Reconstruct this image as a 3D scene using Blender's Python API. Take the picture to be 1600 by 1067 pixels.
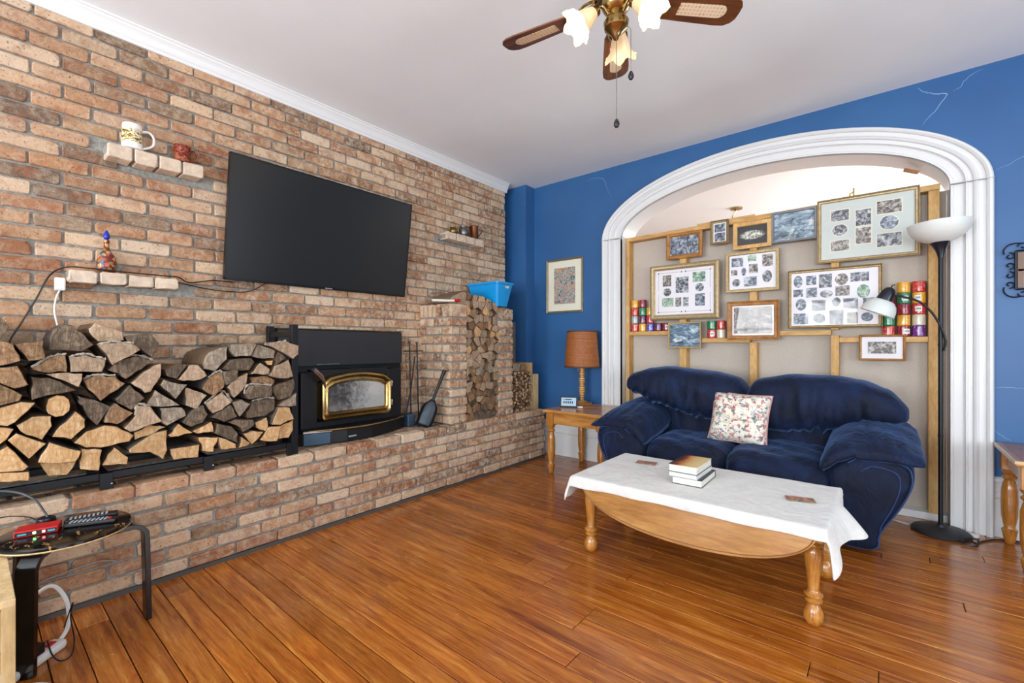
import bpy, bmesh, math, random
from mathutils import Vector, Matrix, noise
from math import sin, cos, pi, radians, sqrt
for o in list(bpy.data.objects): bpy.data.objects.remove(o, do_unlink=True)
S = bpy.context.scene
COL = S.collection
PI = pi

# ------------------------------------------------------------------ camera, world, lights, exposure
cam_d = bpy.data.cameras.new('camera'); cam = bpy.data.objects.new('camera', cam_d); COL.objects.link(cam)
cam.location = (3.27, 0, 1.2)
YAW = math.atan2(584, 706)
cam.rotation_euler = (PI/2, 0, YAW)
cam_d.lens = 706/1600*36; cam_d.sensor_width = 36; cam_d.sensor_fit = 'HORIZONTAL'
cam_d.shift_y = 5/1600
cam_d.clip_start = 0.05
S.camera = cam
S.view_settings.view_transform = 'Standard'
S.view_settings.look = 'None'
S.view_settings.gamma = 1
S.view_settings.use_curve_mapping = False
S.view_settings.exposure = 0.06
W = bpy.data.worlds.new('world'); S.world = W; W.use_nodes = True
W.node_tree.nodes['Background'].inputs[0].default_value = (0.80, 0.88, 1.0, 1)
W.node_tree.nodes['Background'].inputs[1].default_value = 1.6
def area(name, loc, rot, sx, sy, power, col=(1, 1, 1)):
    l = bpy.data.lights.new(name, 'AREA'); l.shape = 'RECTANGLE'; l.size = sx; l.size_y = sy
    l.energy = power; l.color = col
    o = bpy.data.objects.new(name, l); o.location = loc; o.rotation_euler = rot; COL.objects.link(o)
    return o
DAY = (0.90, 0.96, 1.0)
# daylight through the windows behind the photographer (back wall y=-3.3, right wall x=6.2)
UP = PI/2+.55      # upward tilt added to throw extra light onto the ceiling
area('window_daylight', (0.95, -3.42, 1.45), (UP, 0, 0), 0.95, 1.6, 125, DAY)
area('window_daylight', (2.35, -3.42, 1.45), (UP, 0, 0), 0.95, 1.6, 115, DAY)
area('window_daylight', (4.6, -3.42, 1.45), (UP, 0, 0), 1.5, 1.6, 145, DAY)
area('window_daylight', (6.34, -0.9, 1.45), (UP, 0, PI/2), 1.5, 1.6, 90, DAY)
area('window_daylight', (6.34, 1.7, 1.45), (UP, 0, PI/2), 1.3, 1.6, 70, DAY)
area('far_room_daylight', (4.4, 8.3, 1.5), (-PI/2-.3, 0, 0), 1.6, 1.6, 215, DAY)

# ------------------------------------------------------------------ geometry helpers
class MB:
    """collects shapes, builds ONE mesh object"""
    def __init__(s): s.v = []; s.f = []; s.m = []
    def add(s, vs, fs, mi=0):
        b = len(s.v); s.v += [tuple(v) for v in vs]
        for f in fs: s.f.append([b+i for i in f]); s.m.append(mi)
        return s
    def box(s, a, b, mi=0, M=None):
        x0, y0, z0 = a; x1, y1, z1 = b
        vs = [(x0,y0,z0),(x1,y0,z0),(x1,y1,z0),(x0,y1,z0),(x0,y0,z1),(x1,y0,z1),(x1,y1,z1),(x0,y1,z1)]
        if M: vs = [M @ Vector(v) for v in vs]
        return s.add(vs, [(0,3,2,1),(4,5,6,7),(0,1,5,4),(1,2,6,5),(2,3,7,6),(3,0,4,7)], mi)
    def lathe(s, prof, c=(0,0,0), n=24, mi=0, M=None, cap=True, wob=None):
        vs = []; fs = []
        for j, (r, z) in enumerate(prof):
            for i in range(n):
                a = 2*PI*i/n; rr = r*(1+(wob(a, z) if wob else 0))
                v = Vector((rr*cos(a), rr*sin(a), z))
                if M: v = M @ v
                vs.append((v[0]+c[0], v[1]+c[1], v[2]+c[2]))
        for j in range(len(prof)-1):
            for i in range(n):
                k = (i+1) % n
                fs.append((j*n+i, j*n+k, (j+1)*n+k, (j+1)*n+i))
        if cap:
            if prof[0][0] > 1e-5: fs.append(tuple(range(n-1, -1, -1)))
            if prof[-1][0] > 1e-5: fs.append(tuple((len(prof)-1)*n+i for i in range(n)))
        return s.add(vs, fs, mi)
    def tube(s, pts, r, n=8, mi=0, cap=True):
        pts = [Vector(p) for p in pts]; vs = []; fs = []; L = len(pts)
        up = Vector((0, 0, 1)); pa = None
        for j, p in enumerate(pts):
            d = (pts[min(j+1, L-1)]-pts[max(j-1, 0)])
            d = d.normalized() if d.length > 1e-9 else Vector((0, 0, 1))
            if pa is None:
                pa = d.cross(up)
                if pa.length < 1e-3: pa = d.cross(Vector((0, 1, 0)))
            pa = (pa-d*pa.dot(d)).normalized(); pb = d.cross(pa)
            rr = r[j] if isinstance(r, (list, tuple)) else r
            for i in range(n):
                a = 2*PI*i/n; vs.append(p+pa*(rr*cos(a))+pb*(rr*sin(a)))
        for j in range(L-1):
            for i in range(n):
                k = (i+1) % n; fs.append((j*n+i, j*n+k, (j+1)*n+k, (j+1)*n+i))
        if cap: fs.append(tuple(range(n-1, -1, -1))); fs.append(tuple((L-1)*n+i for i in range(n)))
        return s.add(vs, fs, mi)
    def prism(s, poly, axis, a, b, mi=0, side=None):
        """poly in the two other axes, extruded along axis from a to b"""
        n = len(poly)
        def P(u, v, w): return {'x': (w, u, v), 'y': (u, w, v), 'z': (u, v, w)}[axis]
        vs = [P(u, v, a) for u, v in poly]+[P(u, v, b) for u, v in poly]
        s.add(vs, [tuple(range(n))[::-1], tuple(range(n, 2*n))], mi)
        base = len(s.v)-2*n
        for i in range(n):
            k = (i+1) % n
            s.f.append([base+i, base+k, base+n+k, base+n+i]); s.m.append(mi if side is None else side)
        return s
    def grid(s, fn, nu, nv, mi=0):
        vs = [fn(i/nu, j/nv) for j in range(nv+1) for i in range(nu+1)]
        fs = [(j*(nu+1)+i, j*(nu+1)+i+1, (j+1)*(nu+1)+i+1, (j+1)*(nu+1)+i) for j in range(nv) for i in range(nu)]
        return s.add(vs, fs, mi)
    def mesh(s, name, mats, smooth=False, fix=True):
        me = bpy.data.meshes.new(name); me.from_pydata(s.v, [], s.f)
        for m in (mats if isinstance(mats, (list, tuple)) else [mats]): me.materials.append(m)
        me.polygons.foreach_set('material_index', s.m)
        if fix:
            bm = bmesh.new(); bm.from_mesh(me); bmesh.ops.recalc_face_normals(bm, faces=bm.faces); bm.to_mesh(me); bm.free()
        if smooth:
            me.polygons.foreach_set('use_smooth', [True]*len(me.polygons))
            if smooth != 'all': me.set_sharp_from_angle(angle=radians(smooth if smooth is not True else 40))
        me.update()
        return me
    def build(s, name, mats, parent=None, smooth=False, bev=0, local=False, fix=True, sub=0, solid=0):
        me = s.mesh(name, mats, smooth, fix)
        o = bpy.data.objects.new(name, me); COL.objects.link(o)
        if parent is not None:
            o.parent = parent
            if not local:
                M = world_of(parent).inverted(); me.transform(M)
        if solid:
            m = o.modifiers.new('solid', 'SOLIDIFY'); m.thickness = solid; m.offset = 0
        if bev:
            m = o.modifiers.new('bevel', 'BEVEL'); m.width = bev; m.segments = 2; m.limit_method = 'ANGLE'; m.angle_limit = radians(35)
        if sub:
            m = o.modifiers.new('sub', 'SUBSURF'); m.levels = sub; m.render_levels = sub
        return o
def world_of(o):
    M = Matrix.LocRotScale(o.location, o.rotation_euler, o.scale)
    while o.parent: o = o.parent; M = Matrix.LocRotScale(o.location, o.rotation_euler, o.scale) @ M
    return M
def tag(o, label=None, cat=None, group=None, kind=None):
    if label: o['label'] = label
    if cat: o['category'] = cat
    if group: o['group'] = group
    if kind: o['kind'] = kind
    return o
def thing(name, label, cat, loc=(0, 0, 0), rot=(0, 0, 0), group=None):
    o = bpy.data.objects.new(name, None); o.location = loc; o.rotation_euler = rot; o.empty_display_size = .05
    COL.objects.link(o); return tag(o, label, cat, group)
def struct(o): o['kind'] = 'structure'; return o
def copy_tree(o, parent=None):
    c = o.copy(); COL.objects.link(c); c.parent = parent
    for ch in [x for x in bpy.data.objects if x.parent == o]: copy_tree(ch, c)
    return c
def ellipse(cx, cy, a, b, n=20): return [(cx+a*cos(2*PI*i/n), cy+b*sin(2*PI*i/n)) for i in range(n)]
def smoothpath(pts, k=6):
    P = [Vector(p) for p in pts]; out = []
    for i in range(len(P)-1):
        p0 = P[max(i-1, 0)]; p1 = P[i]; p2 = P[i+1]; p3 = P[min(i+2, len(P)-1)]
        for j in range(k):
            t = j/k
            out.append(.5*((2*p1)+(p2-p0)*t+(2*p0-5*p1+4*p2-p3)*t*t+(3*p1-p0-3*p2+p3)*t**3))
    out.append(P[-1]); return out

# ------------------------------------------------------------------ materials
def hexc(c):
    if isinstance(c, str):
        c = [int(c[i:i+2], 16)/255 for i in (0, 2, 4)]
        c = [x/12.92 if x <= .04045 else ((x+.055)/1.055)**2.4 for x in c]
    return (c[0], c[1], c[2], 1)
class NT:
    def __init__(s, name):
        s.m = bpy.data.materials.new(name); s.m.use_nodes = True; s.t = s.m.node_tree; s.b = s.t.nodes['Principled BSDF']
    def n(s, typ, **kw):
        nd = s.t.nodes.new(typ)
        for k, v in kw.items(): setattr(nd, k, v)
        return nd
    def l(s, a, b): s.t.links.new(a, b)
    def set(s, **kw):
        for k, v in kw.items():
            s.b.inputs[k.replace('_', ' ')].default_value = v
    def coord(s, space='pos', scale=(1, 1, 1), rnd=False, rot=(0, 0, 0)):
        if space == 'pos': out = s.n('ShaderNodeNewGeometry').outputs['Position']
        elif space == 'obj': out = s.n('ShaderNodeTexCoord').outputs['Object']
        else: out = s.n('ShaderNodeTexCoord').outputs['Generated']
        if rnd:
            oi = s.n('ShaderNodeObjectInfo'); a = s.n('ShaderNodeVectorMath', operation='MULTIPLY_ADD')
            cv = s.n('ShaderNodeCombineXYZ')
            for i in range(3): s.l(oi.outputs['Random'], cv.inputs[i])
            s.l(cv.outputs[0], a.inputs[0]); a.inputs[1].default_value = (37, 53, 71); s.l(out, a.inputs[2]); out = a.outputs[0]
        mp = s.n('ShaderNodeMapping'); mp.inputs['Scale'].default_value = scale; mp.inputs['Rotation'].default_value = rot
        s.l(out, mp.inputs[0]); return mp.outputs[0]
    def noise(s, vec, scale, detail=4, rough=.55, dist=0):
        nd = s.n('ShaderNodeTexNoise'); nd.inputs['Scale'].default_value = scale; nd.inputs['Detail'].default_value = detail
        nd.inputs['Roughness'].default_value = rough; nd.inputs['Distortion'].default_value = dist
        s.l(vec, nd.inputs['Vector']); return nd.outputs['Fac']
    def ramp(s, fac, stops, interp='LINEAR'):
        r = s.n('ShaderNodeValToRGB'); e = r.color_ramp.elements; r.color_ramp.interpolation = interp
        while len(e) < len(stops): e.new(.5)
        for i, (p, c) in enumerate(stops): e[i].position = p; e[i].color = hexc(c) if not isinstance(c, (int, float)) else (c, c, c, 1)
        s.l(fac, r.inputs[0]); return r.outputs[0]
    def mix(s, fac, a, b, mode='MIX'):
        m = s.n('ShaderNodeMix', data_type='RGBA', blend_type=mode)
        for sock, v in ((m.inputs[0], fac), (m.inputs[6], a), (m.inputs[7], b)):
            if isinstance(v, (int, float)): sock.default_value = v
            elif isinstance(v, (str, tuple, list)): sock.default_value = hexc(v)
            else: s.l(v, sock)
        return m.outputs[2]
    def rand(s):
        oi = s.n('ShaderNodeObjectInfo').outputs['Random']; ri = s.n('ShaderNodeNewGeometry').outputs['Random Per Island']
        a = s.n('ShaderNodeMath', operation='ADD'); s.l(oi, a.inputs[0]); s.l(ri, a.inputs[1])
        f = s.n('ShaderNodeMath', operation='FRACT'); s.l(a.outputs[0], f.inputs[0]); return f.outputs[0]
    def objrand(s): return s.n('ShaderNodeObjectInfo').outputs['Random']
    def bump(s, h, strength=.3, dist=.005):
        b = s.n('ShaderNodeBump'); b.inputs['Strength'].default_value = strength; b.inputs['Distance'].default_value = dist
        s.l(h, b.inputs['Height']); s.l(b.outputs[0], s.b.inputs['Normal']); return s
    def col(s, c):
        if isinstance(c, (str, tuple, list)): s.b.inputs['Base Color'].default_value = hexc(c)
        else: s.l(c, s.b.inputs['Base Color'])
        return s
def simple(name, c, rough=.5, metal=0, var=.08, scale=20, bump=0, spec=.5, space='pos'):
    t = NT(name); vec = t.coord(space)
    n = t.noise(vec, scale, 3)
    r = t.ramp(n, [(.3, 1-var), (.7, 1.0)])
    base = hexc(c)
    t.col(t.mix(1.0, tuple(base[:3]), r, 'MULTIPLY'))
    t.set(Roughness=rough, Metallic=metal); t.b.inputs['Specular IOR Level'].default_value = spec
    if bump: t.bump(n, bump, .003)
    return t.m
def woodmat(name, dark, mid, light, grain=(1, 14, 14), scale=3.0, rough=.3, bump=.08, rnd=True, space='obj', coat=0, varr=.25):
    t = NT(name); vec = t.coord(space, grain, rnd)
    n = t.noise(vec, scale, 6, .6, .6); n2 = t.noise(vec, scale*5, 3, .6)
    c = t.ramp(n, [(.25, dark), (.5, mid), (.75, light)])
    f = t.ramp(n2, [(.35, .78), (.6, 1.0)])
    c = t.mix(1.0, c, f, 'MULTIPLY')
    if varr: c = t.mix(1.0, c, t.ramp(t.rand(), [(0, 1-varr), (1, 1.0)]), 'MULTIPLY')
    t.col(c); t.set(Roughness=rough); t.b.inputs['Coat Weight'].default_value = coat; t.b.inputs['Coat Roughness'].default_value = .12
    if bump: t.bump(n2, bump, .002)
    return t.m
def glassmat(name, tint=(1, 1, 1), rough=.02, refl=1.0):
    t = NT(name); t.t.nodes.remove(t.b)
    tr = t.n('ShaderNodeBsdfTransparent'); tr.inputs[0].default_value = (*tint, 1)
    gl = t.n('ShaderNodeBsdfGlossy'); gl.inputs['Roughness'].default_value = rough
    fr = t.n('ShaderNodeFresnel'); fr.inputs[0].default_value = 1.5
    mu = t.n('ShaderNodeMath', operation='MULTIPLY'); t.l(fr.outputs[0], mu.inputs[0]); mu.inputs[1].default_value = refl
    mx = t.n('ShaderNodeMixShader'); t.l(mu.outputs[0], mx.inputs[0]); t.l(tr.outputs[0], mx.inputs[1]); t.l(gl.outputs[0], mx.inputs[2])
    t.l(mx.outputs[0], t.t.nodes['Material Output'].inputs[0]); return t.m

def brickmat(name, dirty=0.0):
    t = NT(name); pos = t.coord('pos'); r = t.rand()
    base = t.ramp(r, [(0, 'a0714e'), (.1, 'b98d6a'), (.2, 'd0b090'), (.3, '8a5434'), (.38, 'b78f6c'), (.48, 'cdb195'), (.56, 'a8764f'), (.64, '6d5646'), (.72, 'b28a66'), (.8, 'd6bda2'), (.88, '97603c'), (.94, '80664f'), (1, 'c6a688')])
    n1 = t.noise(pos, 26, 6, .7, .5); n2 = t.noise(pos, 95, 4, .65); n3 = t.noise(pos, 9, 3, .6)
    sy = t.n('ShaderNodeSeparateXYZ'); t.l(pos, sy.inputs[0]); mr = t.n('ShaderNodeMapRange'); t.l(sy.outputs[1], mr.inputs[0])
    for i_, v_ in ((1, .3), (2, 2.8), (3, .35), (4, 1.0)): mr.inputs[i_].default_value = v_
    pale_mix = t.n('ShaderNodeMath', operation='MULTIPLY'); t.l(t.ramp(n1, [(.42, 0.0), (.64, .85)]), pale_mix.inputs[0]); t.l(mr.outputs[0], pale_mix.inputs[1])
    c = t.mix(pale_mix.outputs[0], base, 'dac6aa')          # lime mottling, its pale tint raised along the wall towards the far corner
    c = t.mix(t.ramp(n3, [(.52, 0.0), (.70, .6)]), c, '8a4d2b')           # rusty clay showing
    c = t.mix(t.ramp(n2, [(.57, 0.0), (.68, .8)]), c, '5a3e2e')           # pits
    c = t.mix(t.ramp(t.noise(pos, 50, 5, .75), [(.62, 0.0), (.75, .7)]), c, 'e6d8c6')
    if dirty: c = t.mix(t.ramp(t.noise(pos, 6, 4), [(.35, 0.0), (.7, dirty)]), c, '4a4440')
    t.col(c); t.set(Roughness=.9); t.bump(t.noise(pos, 60, 6, .75), .8, .008); return t.m
def mortarmat():
    t = NT('mortar'); pos = t.coord('pos'); n = t.noise(pos, 40, 5, .7)
    t.col(t.ramp(n, [(.3, '716e68'), (.6, '9a978f'), (.8, 'b8b4aa')])); t.set(Roughness=.95); t.bump(n, .6, .006); return t.m
def logend(name, d, m, l):
    t = NT(name); v = t.coord('obj', (1, 3.5, 1), True, (.4, .3, .2))
    n = t.noise(v, 12, 7, .75, 1.2); w = t.n('ShaderNodeTexWave', wave_type='RINGS', rings_direction='X'); w.inputs['Scale'].default_value = 9
    w.inputs['Distortion'].default_value = 3.5; w.inputs['Detail'].default_value = 4; w.inputs['Detail Scale'].default_value = 2
    t.l(t.coord('obj', (1, 1, 1.3), False), w.inputs['Vector'])
    c = t.ramp(n, [(.34, d), (.5, m), (.64, l)])
    c = t.mix(t.ramp(w.outputs['Fac'], [(0, .45), (.4, 0.0)]), c, d)
    c = t.mix(t.ramp(t.noise(t.coord('obj', (1, 9, 1.3), True, (1.1, 0, 0)), 22, 4, .7, .6), [(.56, 0.0), (.62, .8)]), c, d)
    c = t.mix(t.ramp(t.noise(t.coord('obj', (1, 1, 1), True), 60, 5, .75), [(.55, 0.0), (.7, .55)]), c, l)
    c = t.mix(t.ramp(t.noise(t.coord('obj', (1, 1, 1), True), 11, 3, .6), [(.5, 0.0), (.75, .5)]), c, d)
    c = t.mix(1.0, c, t.ramp(t.objrand(), [(0, .75), (1, 1.0)]), 'MULTIPLY')
    t.col(c); t.set(Roughness=.85); t.bump(t.noise(t.coord('obj', (1, 6, 1.5), True, (.9, 0, 0)), 18, 5, .7), .5, .006); return t.m
def printmat(name, stops, scale=14, space='obj', rough=.4, vor=False):
    t = NT(name); v = t.coord(space, (1, 1, 1), True)
    n = t.noise(v, scale, 5, .6, 1.2)
    if vor:
        w = t.n('ShaderNodeTexVoronoi'); w.inputs['Scale'].default_value = scale; t.l(v, w.inputs['Vector']); n = t.mix(.22, n, w.outputs['Distance'])
        c = t.n('ShaderNodeRGBToBW'); t.l(n, c.inputs[0]); n = c.outputs[0]
    t.col(t.ramp(n, stops)); t.set(Roughness=rough); return t.m

M = {}
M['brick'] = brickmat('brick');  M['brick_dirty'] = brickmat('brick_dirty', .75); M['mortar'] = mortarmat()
def bluepaint():
    t = NT('blue_paint'); pos = t.coord('pos'); n = t.noise(pos, 1.5, 3); n2 = t.noise(pos, 180, 3)
    t.col(t.ramp(n, [(.3, '2a588c'), (.7, '306294')])); t.set(Roughness=.42); t.bump(n2, .06, .002); return t.m
M['blue'] = bluepaint()
M['ceiling'] = simple('ceiling_paint', 'ebeef1', .9, 0, .03, 3, .03)
M['white'] = simple('white_gloss_paint', 'dcdcdb', .32, 0, .02, 4, .0)
M['whitewall'] = simple('white_wall', 'f2f1ef', .8, 0, .02, 3)
def floormat():
    t = NT('floor_board'); v = t.coord('pos', (1, 13, 1), True)
    n = t.noise(v, 2.6, 7, .62, .8); n2 = t.noise(v, 16, 4, .6)
    c = t.ramp(n, [(.24, '743610'), (.42, 'ab5c1e'), (.58, 'c8782c'), (.78, 'e2a04e')])
    c = t.mix(1.0, c, t.ramp(n2, [(.3, .72), (.6, 1.0)]), 'MULTIPLY')
    c = t.mix(1.0, c, t.ramp(t.objrand(), [(0, .70), (1, 1.0)]), 'MULTIPLY')
    p = t.coord('pos')
    sc = t.ramp(t.noise(t.coord('pos', (9, 2.2, 1), False, (0, 0, .5)), 9, 4, .7, 2.0), [(.70, 0.0), (.76, .35)])
    c = t.mix(sc, c, 'e0b07c')
    c = t.mix(t.ramp(t.noise(p, 1.7, 4), [(.52, 0.0), (.8, .4)]), c, '6e3a12')
    t.col(c); 
    t.l(t.ramp(t.noise(p, 6, 5, .7), [(.3, .13), (.7, .30)]), t.b.inputs['Roughness'])
    t.b.inputs['Coat Weight'].default_value = .3; t.b.inputs['Coat Roughness'].default_value = .12
    t.bump(n2, .10, .002); return t.m
M['floor'] = floormat()
M['subfloor'] = simple('subfloor_gap', '2a1a10', .9)
M['maple'] = woodmat('honey_maple', '9a5f25', 'c08440', 'd29d58', (1.2, 12, 12), 2.6, .28, .04, coat=.3, varr=.12)
M['maple_leaf'] = woodmat('honey_maple_leaf', '8f5c2c', 'b07c42', 'c59456', (1.2, 8, 8), 2.4, .3, .04, coat=.3, varr=0)
M['oak_turned'] = woodmat('oak_turned', '8a501c', 'b87730', 'd29748', (12, 12, 1.4), 2.4, .25, .05, coat=.4, varr=.1)
M['stud'] = woodmat('pine_stud', 'c58d48', 'dcab66', 'e9c283', (6, 6, 1.5), 2.4, .6, .1, varr=.15)
M['studh'] = woodmat('pine_plate', 'c58d48', 'dcab66', 'e9c283', (1.5, 6, 6), 2.4, .6, .1, varr=.15)
M['oak_frame'] = woodmat('oak_frame', '8a5520', 'b07636', 'c8924e', (3, 3, 3), 4, .45, .1, varr=.2)
M['pine_pale'] = woodmat('pale_pine', 'c9a56c', 'dcbd88', 'e9d0a2', (6, 6, 1.2), 2.5, .6, .05)
M['cardboard'] = simple('cardboard', 'b58e62', .9, 0, .15, 12)
M['panelboard'] = None
t = NT('grey_panel_fabric'); p = t.coord('pos'); n = t.noise(p, 260, 2); n2 = t.noise(t.coord('pos', (60, 1, 2)), 3, 3)
t.col(t.mix(t.ramp(n2, [(.3, 0.0), (.7, .35)]), t.ramp(n, [(.3, 'b5a99c'), (.7, 'c8bdb0')]), 'c0b4a7')); t.set(Roughness=.95); t.bump(n, .3, .002); M['panelboard'] = t.m
M['black'] = simple('black_metal', '14161a', .38, .3, .2, 30)
M['blacksteel'] = simple('stove_black_steel', '17181b', .5, .2, .3, 12, .05)
M['blackgloss'] = simple('black_lacquer', '0d0b0b', .16, 0, .2, 8)
M['darkgrey'] = simple('charcoal_plate', '26272b', .55, 0, .2, 14)
M['bluegrey'] = simple('bluegrey_steel', '3c5568', .45, .3, .25, 14)
M['brass'] = simple('polished_brass', 'b39560', .24, 1.0, .3, 18)
M['steel'] = simple('bright_steel', 'c8c8c6', .25, 1.0, .15, 30)
M['pewter'] = simple('pewter', '8d8d8c', .35, 1.0, .35, 40)
M['copper'] = simple('old_copper', '7a4a30', .4, .8, .4, 30)
M['oldbrass'] = simple('old_brass', '8d7440', .35, .9, .4, 30)
M['chrome_knob'] = simple('knob_white', 'd8cbb8', .3, .4, .1, 30)
M['screen'] = simple('tv_screen', '202122', .30, 0, .05, 2, 0, .35)
M['tvframe'] = simple('tv_bezel', '101113', .3, .2)
M['plastic_white'] = simple('white_plastic', 'e6e4df', .4)
M['plastic_black'] = simple('black_plastic', '121214', .4)
M['plastic_blue'] = simple('cyan_plastic', '0c93d8', .35, 0, .05, 4)
M['red_plastic'] = simple('red_plastic', 'c0161a', .35)
def cloth():
    t = NT('white_cloth'); p = t.coord('pos'); n = t.noise(p, 5, 5, .6, 1.5)
    t.col(t.ramp(t.noise(p, 30, 3), [(.3, 'd3d1cb'), (.7, 'dedcd6')])); t.set(Roughness=.9); t.bump(n, .5, .02)
    t.b.inputs['Sheen Weight'].default_value = .2; return t.m
M['cloth'] = cloth()
def velvet():
    t = NT('navy_velvet'); p = t.coord('pos'); n = t.noise(p, 4, 5, .65, 1.2); n2 = t.noise(p, 45, 4, .7)
    c = t.ramp(n, [(.3, '040b1e'), (.5, '07142e'), (.74, '10254a')])
    c = t.mix(t.ramp(n2, [(.64, 0.0), (.8, .2)]), c, '2c4470')
    t.col(c); t.set(Roughness=.75)
    t.b.inputs['Sheen Weight'].default_value = .4; t.b.inputs['Sheen Roughness'].default_value = .35; t.b.inputs['Sheen Tint'].default_value = (.22, .38, .8, 1)
    t.b.inputs['Specular IOR Level'].default_value = .3
    t.bump(t.noise(t.coord('pos', (1, 1, .45)), 13, 4, .55, 1.6), .42, .025); return t.m
M['velvet'] = velvet()
M['velvet_pipe'] = simple('velvet_piping', '233d6e', .7, 0, .3, 40)
def floral():
    t = NT('floral_tapestry'); v = t.coord('obj'); vo = t.n('ShaderNodeTexVoronoi'); vo.inputs['Scale'].default_value = 50; vo.inputs['Randomness'].default_value = 1
    dn = t.n('ShaderNodeTexNoise'); dn.inputs['Scale'].default_value = 40; t.l(v, dn.inputs['Vector'])
    ad = t.n('ShaderNodeVectorMath', operation='MULTIPLY_ADD'); t.l(dn.outputs['Color'], ad.inputs[0]); ad.inputs[1].default_value = (.035, .035, .035); t.l(v, ad.inputs[2])
    t.l(ad.outputs[0], vo.inputs['Vector'])
    sp = t.n('ShaderNodeSeparateColor'); t.l(vo.outputs['Color'], sp.inputs[0])
    c = t.ramp(sp.outputs[0], [(0, 'e9e2d2'), (.3, 'd9cdb6'), (.42, 'c58a86'), (.52, 'e6dfd0'), (.62, '8d9ba0'), (.72, '6f7d70'), (.8, 'e2d6cc'), (.9, 'a85e66'), (1, '5c6a72')], 'CONSTANT')
    c = t.mix(t.ramp(t.noise(v, 70, 4, .7), [(.55, 0.0), (.6, .8)]), c, 'efe9da')
    c = t.mix(t.ramp(t.noise(v, 48, 3, .7), [(.62, 0.0), (.64, .8)]), c, '39463f')
    t.col(c); t.set(Roughness=.9); t.bump(t.noise(v, 300, 2), .3, .002); return t.m
M['floral'] = floral()
M['rosepipe'] = simple('rose_piping', 'b98c88', .9)

# ------------------------------------------------------------------ room shell
H = 2.98; YB = 4.13; XR = 6.2; YF = -3.3
ACX = 2.43; AI = 1.165; AO = 1.36; SPR = 2.24; BI = .42; BO = .60     # arch: centre, inner/outer half width, spring height, rises
rng = random.Random(5)

fl = struct(MB().box((-.3, YF, -.06), (XR, YB+.26, -.012)).build('floor', M['subfloor']))
# floor boards run along the blue wall
def plank_mesh(L, w):
    m = MB(); b = .0018; z1 = 0; z0 = -.02
    vs = [(-L/2, -w/2, z0), (L/2, -w/2, z0), (L/2, w/2, z0), (-L/2, w/2, z0),
          (-L/2, -w/2, z1-b), (L/2, -w/2, z1-b), (L/2, w/2, z1-b), (-L/2, w/2, z1-b),
          (-L/2+b, -w/2+b, z1), (L/2-b, -w/2+b, z1), (L/2-b, w/2-b, z1), (-L/2+b, w/2-b, z1)]
    fs = [(8, 9, 10, 11), (4, 5, 9, 8), (5, 6, 10, 9), (6, 7, 11, 10), (7, 4, 8, 11), (0, 1, 5, 4), (1, 2, 6, 5), (2, 3, 7, 6), (3, 0, 4, 7)]
    m.add(vs, fs); return m.mesh('plank', M['floor'], fix=False)
PL = {}
rest = MB()
y = YF; pw = .1025; k = 0
pr = random.Random(11)
rows = int((YB+.24-YF)/pw)+1
y0 = -.0075-pw*33
for r in range(34+42):
    yc = y0+pw*r+pw/2
    if yc < YF+.02 or yc > YB+.22: continue
    x = .2-pr.random()*1.8
    x = max(x, -.25)
    while x < XR-.05:
        L = pr.choice([1.3, 1.7, 2.1, 2.6, 3.0]); 
        if x < 0: L = pr.choice([.9, 1.4, 2.0, 2.5])
        x1 = min(x+L, XR)
        if XR-x1 < .3: x1 = XR
        L = round(x1-x, 3)
        if yc > -.35 and x < 5.4:
            if L not in PL: PL[L] = plank_mesh(L-.0025, pw-.0035)
            o = bpy.data.objects.new('plank', PL[L]); o.location = ((x+x1)/2, yc, pr.uniform(-.0008, .0008)); COL.objects.link(o); o.parent = fl
        else:
            rest.box((x+.001, yc-pw/2+.0017, -.02), (x1-.001, yc+pw/2-.0017, 0))
        x = x1
tag(rest.build('boards_behind_viewer', M['floor'], fl, fix=False), kind='stuff')
struct(MB().box((-.3, YF-.15, H), (XR+.15, YB+.3, H+.1)).build('ceiling', M['ceiling']))

# wall with the arch (blue), a hole following the arch
def arch_pt(t, f):       # t 0..1 left foot -> right foot, f 0 inner .. 1 outer
    a = AI+(AO-AI)*f; b = BI+(BO-BI)*f; L = SPR; E = 1.6*a+.5
    tt = t*(2*L+E)
    if tt < L: return (ACX-a, tt)
    if tt > L+E: return (ACX+a, L-(tt-L-E))
    th = PI-PI*(tt-L)/E
    return (ACX+a*cos(th), SPR+b*sin(th))
NA = 96
w = MB(); TH = .14
edge = [arch_pt(i/NA, .5) for i in range(NA+1)]
def wall_pt(p, i):
    x, z = p
    if i <= 0: return (x, 0)
    return p
xl, xr = edge[0][0], edge[-1][0]
w.box((.0, YB, 0), (xl, YB+TH, H)); w.box((xr, YB, 0), (XR, YB+TH, H))
top = [p for p in edge if p[1] > SPR-1e-6]
top = [(xl, SPR)]+top+[(xr, SPR)]
for a, b in zip(top, top[1:]):
    if b[0]-a[0] < 1e-6: continue
    vs = [(a[0], YB, a[1]), (b[0], YB, b[1]), (b[0], YB, H), (a[0], YB, H)]
    vs2 = [(v[0], YB+TH, v[2]) for v in vs]
    w.add(vs+vs2, [(0, 1, 2, 3), (4, 7, 6, 5), (0, 4, 5, 1)])
wb = struct(w.build('wall_back', M['blue'], fix=False))
M['crack'] = simple('filler_crack', '8fb0d4', .8)
def crack(pts, r):
    P = smoothpath([(x, YB-.0005, z) for x, z in pts], 5); R_ = random.Random(len(pts))
    for p in P: p.x += R_.uniform(-.003, .003); p.z += R_.uniform(-.003, .003)
    n = len(P); MB().tube(P, [r*(.35+1.0*sin(PI*i/(n-1))) for i in range(n)], 5).build('wall_crack', M['crack'], wb)
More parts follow.
